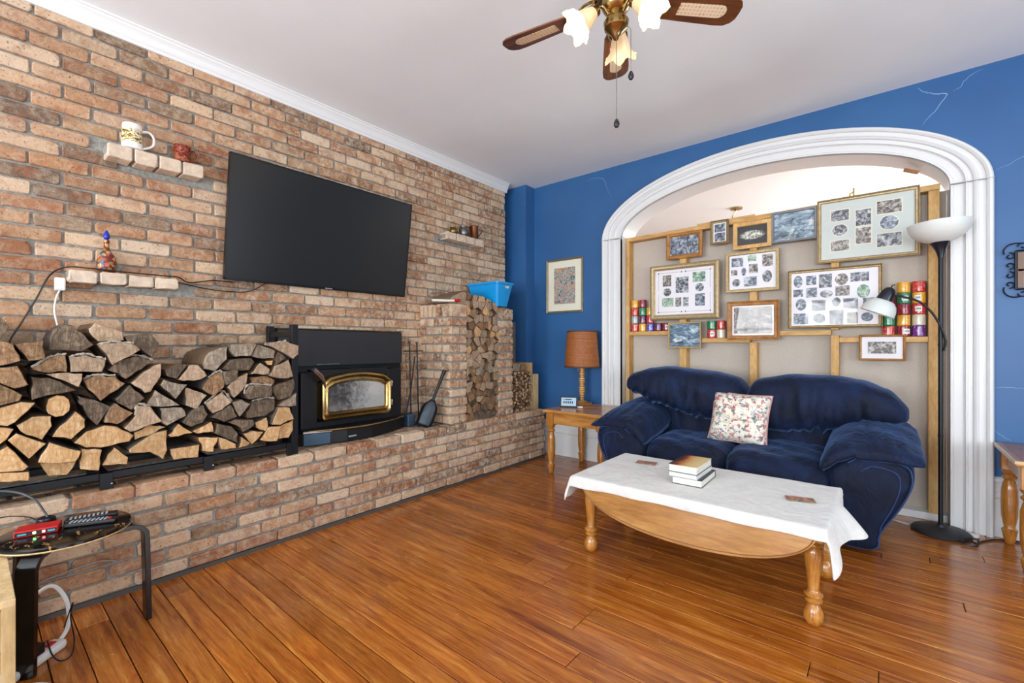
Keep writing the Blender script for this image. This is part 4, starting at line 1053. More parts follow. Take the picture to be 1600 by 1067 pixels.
def mitre_frame(x0, z0, x1, z1, w_, yb, d, prof_, mat, parent, name='frame'):
    """frame with profile across its width: list of (f, depth)"""
    m = MB(); rect = lambda e: [(x0+e, z0+e), (x1-e, z0+e), (x1-e, z1-e), (x0+e, z1-e)]
    for f, h in prof_:
        for x, z in rect(w_*f): m.v.append((x, yb-d*h, z))
    for j in range(len(prof_)-1):
        for i in range(4): m.f.append([j*4+i, j*4+(i+1) % 4, (j+1)*4+(i+1) % 4, (j+1)*4+i]); m.m.append(0)
    return m.build(name, mat, parent, smooth=20)
FP = {'round': [(0, 0), (0, .6), (.15, .85), (.4, 1), (.65, .9), (.85, .6), (.9, .45), (1, .4), (1, 0)],
      'scoop': [(0, 0), (0, .95), (.12, 1), (.25, .8), (.5, .55), (.75, .5), (.85, .6), (1, .5), (1, 0)],
      'flat': [(0, 0), (0, .9), (.08, 1), (.85, .95), (.95, .7), (1, .5), (1, 0)]}
def picture(name, label, x0, z1, x1, z0, fw, mat, prof_, yb=G0-.001, mount=None, mw=.0, insets=None, pm=None, roll=0, cat='picture', group='framed pictures on the stud partition', d=.022, lean=0):
    cx_, cz_ = (x0+x1)/2, (z0+z1)/2
    t_ = thing(name, label, cat, (cx_, yb, cz_), (lean, roll, 0), group)
    x0, x1, z0, z1 = x0-cx_, x1-cx_, z0-cz_, z1-cz_
    def L(mb, nm, mt, par=t_, **k): return mb.build(nm, mt, par, local=True, **k)
    m = MB(); rect = lambda e: [(x0+e, z0+e), (x1-e, z0+e), (x1-e, z1-e), (x0+e, z1-e)]
    for f, h in FP[prof_]:
        for x, z in rect(fw*f): m.v.append((x, -d*h, z))
    for j in range(len(FP[prof_])-1):
        for i in range(4): m.f.append([j*4+i, j*4+(i+1) % 4, (j+1)*4+(i+1) % 4, (j+1)*4+i]); m.m.append(0)
    L(m, 'frame', mat, smooth=20)
    L(MB().box((x0+fw*.6, -.004, z0+fw*.6), (x1-fw*.6, 0, z1-fw*.6)), 'backing', M['cardboard'])
    bx = (x0+fw, x1-fw, z0+fw, z1-fw)
    if mount:
        mo = L(MB().box((bx[0], -.006, bx[2]), (bx[1], -.004, bx[3])), 'mount', M[mount])
    else: mo = t_
    def ins(kind, fx, fz, sw, sh, pmat, bord=None):
        wI, hI = bx[1]-bx[0], bx[3]-bx[2]
        cx2 = bx[0]+wI*fx; cz2 = bx[3]-hI*fz; a, b = sw*wI/2, sh*hI/2
        if bord:
            e = .006
            pl = ellipse(cx2, cz2, a+e, b+e, 24) if kind == 'o' else [(cx2-a-e, cz2-b-e), (cx2+a+e, cz2-b-e), (cx2+a+e, cz2+b+e), (cx2-a-e, cz2+b+e)]
            L(MB().prism(pl, 'y', -.0070, -.006), 'photo_border', M[bord], mo)
        pl = ellipse(cx2, cz2, a, b, 24) if kind == 'o' else [(cx2-a, cz2-b), (cx2+a, cz2-b), (cx2+a, cz2+b), (cx2-a, cz2+b)]
        L(MB().prism(pl, 'y', -.0078, -.006), 'photo', pmat, mo)
    if insets:
        for q in insets: ins(*q)
    elif pm:
        mwx = mw/(bx[1]-bx[0]); mwz = mw/(bx[3]-bx[2])
        ins('r', .5, .5, 1-2*mwx, 1-2*mwz, pm)
    L(MB().box((bx[0]-.002, -.0115, bx[2]-.002), (bx[1]+.002, -.010, bx[3]+.002)), 'glass', M['pane'])
    return t_

P1, P2, P3 = PR
t = NT('print_sunset'); t.col(t.ramp(t.noise(t.coord('obj', (1, 1, 2)), 13, 6, .6, 1), [(.35, '3e4a54'), (.5, '7f96a6'), (.6, 'b3c0c8'), (.7, 'dcd8cc')])); t.set(Roughness=.3); PSUN = t.m
t = NT('print_blossom'); vv = t.coord('obj'); sx_ = t.n('ShaderNodeSeparateXYZ'); t.l(vv, sx_.inputs[0])
g_ = t.n('ShaderNodeTexGradient', gradient_type='SPHERICAL'); t.l(t.coord('obj', (9, 1, 22), False), g_.inputs[0])
t.col(t.mix(t.ramp(g_.outputs['Fac'], [(.1, 0.0), (.35, 1.0)]), '2a2728', t.ramp(t.noise(vv, 60, 4), [(.4, '6a6a58'), (.6, 'e6e6da')]))); t.set(Roughness=.3); PBLO = t.m
t = NT('print_flowers'); t.col(t.ramp(t.noise(t.coord('obj', (1, 1, 1)), 24, 6, .65, 2), [(.32, '22343a'), (.42, '4d6a66'), (.48, '8fa3ab'), (.52, 'c4cac4'), (.55, 'c8603a'), (.60, 'd9a040'), (.66, '4a6a5a')])); t.set(Roughness=.4); PFLO = t.m
t = NT('print_greenish'); t.col(t.ramp(t.noise(t.coord('obj', (1, 1, 1), True), 30, 5, .65, 1), [(.35, '2e4638'), (.5, '7fa088'), (.62, 'c8d6c4')])); t.set(Roughness=.4); PGRN = t.m
t = NT('print_road'); vv = t.coord('obj', (1, 1, 2.2), True); t.col(t.ramp(t.noise(vv, 11, 6, .6, 1.2), [(.35, '26333f'), (.5, '58758c'), (.58, '9fb3bf'), (.68, 'dfe4e2')])); t.set(Roughness=.3); PROAD = t.m
picture('photo_frame', 'orange-brown wood frame with blue-grey photo of a farmhouse and bare trees', 1.682, 2.232, 2.008, 1.992, .036, M['oak_frame'], 'round', pm=P3)
picture('photo_frame', 'small narrow gilt frame holding two blue-grey photos one above the other', 2.078, 2.285, 2.228, 2.078, .022, M['gilt'], 'scoop', mount='mat_white', insets=[('r', .5, .27, .8, .42, P3), ('r', .5, .75, .8, .44, P3)])
picture('photo_frame', 'light oak frame with dark photo of a white blossoming cloud above water', 2.262, 2.232, 2.552, 2.008, .034, M['stud'], 'flat', pm=PBLO)
picture('photo_frame', 'grey silver frame with photo reflecting the ceiling lights, left of the largest collage', 2.552, 2.272, 2.86, 2.022, .018, M['greyframe'], 'flat', pm=PSUN, roll=0)
picture('collage_frame', 'largest pale gilt frame with eight photo openings in a grey mount, top right', 2.862, 2.302, 3.452, 1.822, .026, M['giltlight'], 'scoop', mount='mat_grey', d=.028, insets=[
    ('r', .215, .24, .20, .185, P1, 'mat_cream'), ('o', .215, .50, .17, .20, P1, 'mat_cream'), ('r', .215, .77, .205, .18, P2, 'mat_cream'),
    ('r', .475, .33, .165, .27, P1, 'mat_cream'), ('r', .475, .64, .165, .27, P2, 'mat_cream'),
    ('r', .745, .21, .25, .21, P2, 'mat_cream'), ('o', .745, .475, .19, .23, P3, 'mat_cream'), ('r', .745, .76, .25, .215, P1, 'mat_cream')])
f6 = picture('collage_frame', 'ornate beaded gilt frame with white mount and nine small family photos', 1.528, 1.945, 2.152, 1.432, .048, M['giltlight'], 'round', mount='mat_white', d=.03, insets=[
    ('r', .21, .235, .15, .25, P2), ('o', .215, .49, .14, .18, P1), ('r', .225, .72, .20, .19, PGRN), ('r', .475, .35, .22, .35, P1), ('r', .41, .725, .10, .20, P2), ('r', .54, .73, .09, .20, P1),
    ('r', .76, .205, .21, .21, PGRN), ('o', .77, .435, .14, .18, P1), ('r', .775, .70, .16, .26, P3)])
lnm = simple('mount_line', '6d7486', .6)
lm = MB(); hw, hh_ = .312-.048, .2565-.048
for sx in (-1, 1):
    lm.box((sx*(hw-.03)-.0012, -.0066, -hh_+.035), (sx*(hw-.03)+.0012, -.006, -.02)).box((sx*(hw-.03)-.0012, -.0066, .02), (sx*(hw-.03)+.0012, -.006, hh_-.035))
for sz in (-1, 1):
    lm.box((-hw+.04, -.0066, sz*(hh_-.025)-.0012), (-.03, -.006, sz*(hh_-.025)+.0012)).box((.03, -.0066, sz*(hh_-.025)-.0012), (hw-.04, -.006, sz*(hh_-.025)+.0012))
    for x_ in (-hw+.03, -.018, .018, hw-.03): lm.prism(ellipse(x_, sz*(hh_-.025), .007, .008, 10), 'y', -.0068, -.006)
lm.build('mount_border_line', lnm, f6, local=True)
picture('collage_frame', 'square-cornered dark gilt frame with eight photos in a white mount under the blossom photo', 2.205, 1.985, 2.608, 1.645, .026, M['gilt'], 'flat', mount='mat_white', insets=[
    ('r', .18, .2, .26, .26, P3), ('r', .11, .50, .14, .16, P2), ('o', .32, .49, .11, .24, P3), ('o', .155, .80, .18, .22, P1), ('r', .5, .12, .18, .18, PGRN), ('r', .53, .42, .19, .26, P2), ('r', .46, .79, .28, .28, P3), ('r', .83, .22, .22, .34, P2), ('o', .82, .68, .20, .34, P1)])
picture('collage_frame', 'wide gilt frame crowded with about twenty loose round and square photos', 2.668, 1.785, 3.252, 1.328, .022, M['gilt'], 'scoop', mount='mat_white', insets=[
    ('o', .085, .16, .11, .23, P3), ('r', .245, .15, .12, .17, P3), ('r', .415, .18, .15, .25, P1), ('o', .60, .17, .15, .21, P2), ('r', .80, .15, .20, .16, P1),
    ('r', .085, .38, .12, .14, P3), ('r', .25, .38, .13, .18, P3), ('o', .425, .42, .15, .14, P1), ('r', .61, .38, .16, .18, P2), ('o', .84, .41, .14, .24, PGRN),
    ('o', .12, .60, .13, .22, P3), ('r', .335, .63, .16, .20, P1), ('o', .54, .58, .10, .17, P1), ('r', .70, .62, .16, .19, P1), ('r', .895, .60, .12, .14, P3),
    ('r', .12, .87, .18, .20, P3), ('o', .34, .87, .15, .18, P1), ('r', .54, .86, .16, .26, P1), ('r', .72, .88, .12, .20, P2), ('o', .88, .87, .13, .16, P3)])
picture('photo_frame', 'wide oak frame with old crowded group photo, beside the two short candle stacks', 2.215, 1.568, 2.608, 1.24, .040, M['oak_frame'], 'scoop', mount='mat_white', mw=.012, pm=P2)
picture('photo_frame', 'thin grey-gilt frame with blue photo of a winding road, hung below the beaded frame', 1.70, 1.408, 2.002, 1.168, .018, M['gilt'], 'flat', pm=PROAD, yb=G0-.001)
picture('photo_frame', 'orange oak frame with wide white mount and small photo, lowest on the right', 3.118, 1.272, 3.378, 1.085, .016, M['oak_frame'], 'round', mount='mat_white', mw=.035, pm=P2, yb=G0-.001)
picture('flower_picture', 'thin silver-gold framed print of colourful flowers on the blue wall above the lamp', .365, 2.13, .828, 1.545, .022, M['silverframe'], 'scoop', yb=YB-.001, mount='mat_cream', mw=.075, pm=PFLO, group=None)

# candles stacked on the cross pieces
def candlemat(name, c, spot='e8ded0', amt=.5):
    t = NT(name); n = t.noise(t.coord('obj', (1, 1, 1), True), 90, 3, .7)
    t.col(t.mix(t.ramp(n, [(.55, 0.0), (.62, amt)]), c, spot)); t.set(Roughness=.22); t.b.inputs['Coat Weight'].default_value = .5; return t.m
CM = {'yellow': candlemat('wax_yellow', 'e0a01c'), 'red': candlemat('wax_red', 'c22a22'), 'green': candlemat('wax_green', '1c7a4c', 'cfe0d0', .3), 'maroon': candlemat('wax_maroon', '8a1428', 'd0a8a8', .4),
      'grey': candlemat('wax_grey', '9a9c9a'), 'purple': candlemat('wax_purple', '6a2080', 'd8c8e0', .5), 'cream': candlemat('wax_cream', 'cdc4ac', 'f2ecdc', .5), 'plum': candlemat('wax_plum', '5a1440', 'c8a0b8', .4), 'violet': candlemat('wax_violet', '4a3c9a', 'd8d0f0', .6)}
M['wick'] = simple('wick', 'e8e0d0', .9)
STL = simple('paper_sticker', 'f0efec', .7); STK = simple('sticker_ink', '2a2a2a', .7)
CH_ = .0775
def candle(x, zb, lvl, colr, label, group, sticker=False, y=4.2475):
    z = zb+.001+lvl*CH_
    c = thing('pillar_candle', label, 'candle', (x, y, z), (0, 0, rng.uniform(-.3, .3) if not sticker else 0), group)
    MB().lathe([(.034, 0), (.037, .003), (.0375, .01), (.0375, .067), (.037, .074), (.034, .0765), (.010, .0755), (0, .075)], n=22).build('wax', CM[colr], c, smooth=45, local=True)
    MB().tube([(0, 0, .074), (0, 0, .0768)], .0012, 5).build('wick', M['wick'], c, local=True)
    if sticker:
        m = MB(); a0, a1 = -PI/2-.9+sticker, -PI/2+.1+sticker
        for i in range(7):
            a = a0+(a1-a0)*i/6
            for zz in (.02, .055): m.v.append((.0380*cos(a), .0380*sin(a), zz))
        for i in range(6): m.f.append([2*i, 2*i+2, 2*i+3, 2*i+1]); m.m.append(0)
        m.build('price_sticker', STL, c, local=True, solid=.0003)
        m = MB()
        for i in range(6):
            a = a0+(a1-a0)*(i+1.2)/8; p = (.0384*cos(a), .0384*sin(a)); q = (.0384*cos(a+.07), .0384*sin(a+.07))
            m.add([(p[0], p[1], .032), (q[0], q[1], .032), (q[0], q[1], .045), (p[0], p[1], .045)], [(0, 1, 2, 3)])
        m.build('sticker_print', STK, c, local=True)
LV = ['bottom', 'second', 'third', 'fourth', 'top']
def stack(x, zb, cols, where, group, top='top', stick={}):
    for i, cl in enumerate(cols):
        nm = 'top' if i == len(cols)-1 else LV[i]
        candle(x, zb, i, cl, '%s pillar candle, %s of the %s' % (cl, nm, where), group, stick.get(i, False))
g1 = 'candles on the left cross piece'
stack(1.348, 1.329, ['red', 'grey', 'red', 'yellow'], 'leftmost stack beside the stud', g1)
stack(1.427, 1.329, ['yellow', 'plum', 'green', 'maroon'], 'second stack from the left stud', g1)
stack(1.505, 1.329, ['violet', 'red', 'yellow'], 'short stack half hidden by the beaded frame', g1)
candle(1.585, 1.329, 0, 'plum', 'single plum candle right of the violet candle under the beaded frame', g1)
candle(1.663, 1.329, 0, 'maroon', 'single maroon candle touching the road photo frame', g1, .9)
g2 = 'candles on the middle cross piece'
stack(2.072, 1.257, ['red', 'green'], 'two-high stack nearest the road photo', g2, stick={0: .8}); stack(2.152, 1.257, ['cream', 'red'], 'two-high stack touching the wide oak frame', g2)
g3 = 'candles on the right cross piece'
stack(3.285, 1.256, ['red', 'green', 'red', 'maroon'], 'stack behind the reading lamp shade', g3)
stack(3.368, 1.256, ['maroon', 'yellow', 'maroon', 'green', 'yellow'], 'middle stack of the right cross piece', g3, stick={0: .9, 3: .6})
stack(3.449, 1.256, ['purple', 'cream', 'red', 'yellow', 'red'], 'stack nearest the floor lamp pole', g3, stick={2: .3, 3: .2})

# ------------------------------------------------------------------ side tables
LEGP = lambda h: [(.016, 0), (.022, .005), (.026, .03), (.034, .075), (.036, .085), (.030, .092), (.024, .10), (.030, .13), (.036, .17), (.038, .25), (.036, .33), (.028, .37), (.022, .385), (.030, .392), (.036, .402), (.030, .412), (.022, .42), (.034, .432), (.038, .445), (.030, .455), (.03, h)]
def turned_leg(parent, x, y, h, sq, mat='oak_turned'):
    lg = MB().lathe([(r*1.0, z) for r, z in LEGP(sq)], c=(x, y, 0), n=22).build('leg', M[mat], parent, smooth=50)
    MB().box((x-.037, y-.037, sq-.02), (x+.037, y+.037, h)).build('leg_block', M[mat], lg, bev=.003)
def side_table(name, label, x0, y0, x1, y1, h, group=None, top='maple'):
    t_ = thing(name, label, 'side table', ((x0+x1)/2, (y0+y1)/2, 0), (0, 0, 0), group)
    tp = MB().box((x0, y0, h-.028), (x1, y1, h)).build('table_top', M[top], t_, bev=.006)
    MB().box((x0+.055, y0+.045, h-.135), (x1-.055, y0+.06, h-.028)).box((x0+.045, y0+.06, h-.135), (x0+.06, y1-.05, h-.028)).box((x1-.06, y0+.06, h-.135), (x1-.045, y1-.05, h-.028)).box((x0+.06, y1-.06, h-.135), (x1-.06, y1-.045, h-.028)).build('apron', M[top], t_, bev=.002)
    for x in (x0+.06, x1-.06):
        for y in (y0+.06, y1-.05): turned_leg(t_, x, y, h-.028, .47)
    return t_, tp
side_table('side_table', 'honey maple side table with turned legs in the corner carrying the table lamp', .80, 3.43, 1.445, 4.085, .60)
st2, tp2 = side_table('end_table', 'wooden end table with pinkish tiled top at the right edge by the blue wall', 3.785, 3.45, 4.40, 4.06, .60)
tm = simple('tile_inlay', '9a6f60', .35, 0, .2, 8)
for i in range(4):
    for j in range(4):
        MB().box((3.815+i*.14, 3.48+j*.14, .600), (3.950+i*.14, 3.615+j*.14, .603)).build('tile', tm, tp2, bev=.001)
MB().box((3.783, 3.448, .585), (4.402, 3.452, .600)).build('edge_strip', M['pine_pale'], tp2)
MB().box((3.86, 3.50, .515), (4.33, 3.53, .565)).build('drawer_front', M['whitewall'], st2)

# table lamp
x, y = .895, 3.985
tl = thing('table_lamp', 'table lamp with woven rust-brown drum shade and stacked turned wooden stem', 'lamp', (x, y, .601))
MB().lathe([(.105, 0), (.108, .006), (.10, .014), (.06, .02), (.05, .03), (.022, .036), (.018, .05)], n=8).build('base', M['maple'], tl, smooth=30, local=True)
prfl = [(.018, .045)]; z = .05; rr = random.Random(2)
while z < .34:
    r_ = rr.choice([.020, .024, .028, .024, .03]); hz = rr.choice([.012, .018, .022]); prfl += [(r_-.003, z), (r_, z+.002), (r_, z+hz-.002), (r_-.004, z+hz)]; z += hz+.001
prfl += [(.020, .345), (.030, .35), (.030, .375), (.018, .385), (.012, .40)]
t = NT('striped_turned_wood'); wv = t.n('ShaderNodeTexWave', wave_type='BANDS', bands_direction='Z'); wv.inputs['Scale'].default_value = 14; wv.inputs['Distortion'].default_value = 1.2; t.l(t.coord('obj'), wv.inputs['Vector'])
t.col(t.ramp(wv.outputs['Fac'], [(0, '8a4f1e'), (.35, 'c08038'), (.6, 'e2bd74'), (1, 'd9a85a')])); t.set(Roughness=.3)
MB().lathe(prfl, n=20).build('stem', t.m, tl, smooth=35, local=True)
MB().tube([(-.035, -.02, .36), (-.037, -.022, .325)], .0015, 6).lathe([(0, -.006), (.004, 0), (0, .006)], c=(-.037, -.022, .322), n=8).build('pull_switch', M['pewter'], tl, local=True)
t = NT('woven_shade'); v = t.coord('obj', (1, 1, 1)); n1 = t.noise(t.coord('obj', (60, 60, 1)), 4, 3); n2 = t.noise(t.coord('obj', (1, 1, 60)), 4, 3)
c = t.mix(.5, t.ramp(n1, [(.35, '7a4118'), (.65, 'b46a30')]), t.ramp(n2, [(.35, '7a4118'), (.65, 'bd7638')]))
c = t.mix(t.ramp(t.noise(v, 90, 3), [(.4, 0.0), (.7, .4)]), c, '5e3214')
t.col(c); t.set(Roughness=.6); t.bump(n2, .4, .003); M['shade'] = t.m
SZ0, SZ1 = .375, .735
m = MB().lathe([(.178, SZ0), (.150, SZ1), (.147, SZ1), (.175, SZ0)], n=48, cap=False)
m.build('lamp_shade', M['shade'], tl, smooth=True, local=True)
M['shadetrim'] = simple('shade_trim', '5c3216', .7)
MB().lathe([(.1795, SZ0-.004), (.1795, SZ0+.010), (.1775, SZ0+.010), (.175, SZ0-.004)], n=48, cap=False).lathe([(.1525, SZ1-.010), (.1525, SZ1+.003), (.1475, SZ1+.003), (.1475, SZ1-.010)], n=48, cap=False).build('shade_trim', M['shadetrim'], tl, smooth=35, local=True)
MB().tube([(0, 0, .40), (0, 0, .70)], .004, 6).tube([(-.148, 0, .70), (.148, 0, .70)], .0025, 6).tube([(0, -.148, .70), (0, .148, .70)], .0025, 6).build('harp', M['brass'], tl, local=True)
# digital clock
ck = thing('digital_clock', 'small black digital picture clock tilted back on the side table', 'clock', (.935, 3.67, .601), (0, 0, .42))
TL = Matrix.Rotation(-.28, 4, 'X')
MB().box((-.085, -.006, 0), (.085, .012, .105), M=TL).build('case', M['plastic_black'], ck, bev=.004, local=True)
t = NT('clock_screen'); t.b.inputs['Emission Color'].default_value = hexc('9db4c8'); t.b.inputs['Emission Strength'].default_value = .55; t.col('7d94a8'); t.set(Roughness=.1); M['clockscreen'] = t.m
scr = MB().box((-.070, -.0075, .014), (.070, -.006, .092), M=TL).build('screen', M['clockscreen'], ck, local=True)
gly = MB()
for i, (a, b) in enumerate(((-.05, .02), (-.03, .02), (-.01, .02), (.01, .02), (.03, .02))): gly.box((a, -.0085, .035), (a+.012, -.0075, .06), M=TL)
gly.box((-.055, -.0085, .072), (.03, -.0075, .078), M=TL).build('digits', simple('clock_digits', '1a2a3a', .5), scr, local=True)
MB().prism([(.012, 0), (.06, 0), (.012, .08)], 'x', -.03, .03).build('stand', M['plastic_black'], ck, local=True)
rem = thing('small_remote', 'small pale remote control beside the table lamp base', 'remote control', (1.0, 3.74, .602), (0, 0, .9))
MB().box((-.022, -.07, 0), (.022, .07, .014)).build('case', M['plastic_white'], rem, bev=.004, local=True)
for i in range(3):
    for j in range(2): MB().box((-.014+j*.016, -.045+i*.03, .014), (-.004+j*.016, -.03+i*.03, .016)).build('button', M['plastic_black'], rem, local=True)
o = MB().box((-.05, -.09, 0), (.05, .09, .006)).build('wood_coaster', M['oak_frame'], None, bev=.002); o.location = (1.09, 3.80, .602); o.rotation_euler = (0, 0, -.9); tag(o, 'thin wooden strip lying right of the lamp base', 'board')
cable('lamp_cord', [(1.12, 4.06, .56), (1.14, 4.04, .44), (1.22, 3.98, .36), (1.26, 3.98, .28)], .003, M['plastic_black'], 'thin dark lamp cord hanging behind the side table')

# ------------------------------------------------------------------ sofa
def blob(name, c, size, n, mat, parent, res=20, wr=.006, wf=9, seed=0, rot=(0, 0, 0), deform=None, pleat=None, ws=(1, 1, 1)):
    """puffy superellipsoid cushion with wrinkles"""
    bm = bmesh.new(); bmesh.ops.create_cube(bm, size=2)
    bmesh.ops.subdivide_edges(bm, edges=bm.edges, cuts=res-1, use_grid_fill=True)
    R = Matrix.LocRotScale(Vector(c), __import__('mathutils').Euler(rot), None)
    off = Vector((seed*7.3, seed*3.1, seed*5.7))
    for v in bm.verts:
        p = v.co.copy()
        L = (abs(p.x)**n[0]+abs(p.y)**n[1]+abs(p.z)**n[2])
        k = L**(-1/max(n)) if False else 1.0
        # solve scale so |x|^a+|y|^b+|z|^c = 1
        s_ = 1.0
        for _ in range(12):
            f = abs(p.x*s_)**n[0]+abs(p.y*s_)**n[1]+abs(p.z*s_)**n[2]-1
            g = (n[0]*abs(p.x)**n[0]*s_**(n[0]-1)+n[1]*abs(p.y)**n[1]*s_**(n[1]-1)+n[2]*abs(p.z)**n[2]*s_**(n[2]-1))
            s_ -= f/max(g, 1e-6); s_ = max(s_, .05)
        p *= s_
        q = Vector((p.x*size[0], p.y*size[1], p.z*size[2]))
        nr = Vector((p.x/size[0], p.y/size[1], p.z/size[2])).normalized()
        sp_ = Vector((q.x*ws[0], q.y*ws[1], q.z*ws[2]))*wf+off
        d = noise.noise(sp_)*wr+noise.noise(sp_*2.3)*wr*.45
        if pleat: d += pleat(p, q)
        q += nr*d
        if deform: q = deform(q, p)
        v.co = R @ q
    me = bpy.data.meshes.new(name); bm.to_mesh(me); bm.free(); me.materials.append(mat)
    me.polygons.foreach_set('use_smooth', [True]*len(me.polygons))
    o = bpy.data.objects.new(name, me); COL.objects.link(o); o.parent = parent; me.transform(world_of(parent).inverted())
    return o
V = M['velvet']
sofa = thing('sofa', 'navy blue velvet two-seat sofa with overstuffed back pillows and flared arms', 'sofa', (2.43, 3.68, 0))
SX0, SX1 = 1.47, 3.40; SC = (SX0+SX1)/2
MB().box((1.72, 3.30, .04), (3.14, 3.98, .30)).build('base', V, sofa, bev=.03)
# seat cushions
def seatdef(q, p):
    q.z += .02*(1-min(1, abs(p.x)))*0
    if p.y < -.3: q.z -= .05*(-p.y-.3)**2*1.2
    return q
def seatpl(p, q): return .006*sin(q.y*40+3*sin(q.x*7))*max(0, p.z)*.6
blob('seat_cushion', (2.155, 3.56, .385), (.30, .385, .125), (4.5, 4, 2.8), V, sofa, 26, .010, 7, 1, (.06, 0, 0), seatdef, seatpl)
blob('seat_cushion', (2.725, 3.54, .385), (.305, .40, .13), (4.5, 4, 2.8), V, sofa, 26, .010, 7, 2, (.06, 0, 0), seatdef, seatpl)
MB().box((1.85, 3.24, .06), (3.02, 3.32, .30)).build('front_rail', V, sofa, bev=.02)
# back: structure, lumbar pads, overhanging head pillows
MB().box((1.62, 3.90, .06), (3.24, 4.08, .86)).build('back_frame', V, sofa, bev=.05)
def lumpl(p, q): return .007*sin(q.x*38+4*q.z)*(p.y < 0)
blob('lumbar_cushion', (2.15, 3.86, .57), (.305, .15, .19), (5, 2.6, 3.2), V, sofa, 22, .007, 9, 3, (-.10, 0, 0), None, lumpl)
blob('lumbar_cushion', (2.73, 3.86, .56), (.31, .15, .19), (5, 2.6, 3.2), V, sofa, 22, .007, 9, 4, (-.10, 0, 0), None, lumpl)
def interp(pts, x):
    if x <= pts[0][0]: return pts[0][1]
    for (a, b), (c, d) in zip(pts, pts[1:]):
        if x <= c:
            t = (x-a)/(c-a); t = t*t*(3-2*t)*.6+t*.4; return b+(d-b)*t
    return pts[-1][1]
def head_pillow(x0, x1, top, bot, seed, sx):
    """fat pillow lofted along x; pleated along its lower front"""
    m = MB(); nx, na = 64, 40; off = Vector((seed*3.3, 0, 0)); L = x1-x0; pr_ = random.Random(seed)
    folds = [(pr_.uniform(.06, .94), pr_.uniform(.007, .016), pr_.uniform(-.5, .5)) for _ in range(18)]
    for i in range(nx+1):
        s_ = -cos(PI*i/nx); x = (x0+x1)/2+s_*L/2; e = max(0.0, 1-abs(s_)**9)**.45
        zt, zb_ = interp(top, x), interp(bot, x); cz_, hz = (zt+zb_)/2, (zt-zb_)/2
        for k in range(na):
            a = 2*PI*k/na; ca, sa = cos(a), sin(a)
            py = abs(ca)**.75*(1 if ca > 0 else -1); pz = abs(sa)**.8*(1 if sa > 0 else -1)
            y = 3.815+.205*py*e*(1.0 if ca > 0 else 1.06)-.02*(sa < 0)*abs(sa); z = cz_+hz*pz*(.25+.75*e)
            p = Vector((x, y, z)); d = noise.noise(p*5+off)*.014+noise.noise(p*13+off)*.005
            if ca < .35 and sa < .75:
                for (f, w_, sl) in folds:
                    xx = x0+f*L+sl*.25*(z-cz_)*1.6*(1 if sl > 0 else 1)-sx*.10*(z-zb_)
                    q = (x-xx)/w_
                    if abs(q) < 4: d += (-.026*math.exp(-q*q)+.012*math.exp(-(abs(q)-2)**2))*max(0, min(1, (zt-.10-z)/.14))
            m.v.append((x, y+d*ca, z+d*.6*sa))
    for i in range(nx):
        for k in range(na): m.f.append([i*na+k, i*na+(k+1) % na, (i+1)*na+(k+1) % na, (i+1)*na+k]); m.m.append(0)
    m.f.append(list(range(na))); m.f.append([nx*na+na-1-k for k in range(na)]); m.m += [0, 0]
    return m.build('head_pillow', V, sofa, smooth='all')
head_pillow(1.505, 2.478, [(1.505, .925), (1.58, .972), (1.70, 1.00), (1.90, 1.015), (2.2, .99), (2.40, .955), (2.478, .91)], [(1.505, .80), (1.62, .775), (1.80, .71), (2.05, .635), (2.478, .575)], 5, -1)
head_pillow(2.455, 3.385, [(2.455, .90), (2.53, .955), (2.75, .985), (3.0, .985), (3.15, .965), (3.28, .915), (3.385, .83)], [(2.455, .575), (2.70, .575), (2.95, .61), (3.15, .675), (3.30, .685), (3.385, .69)], 6, 1)
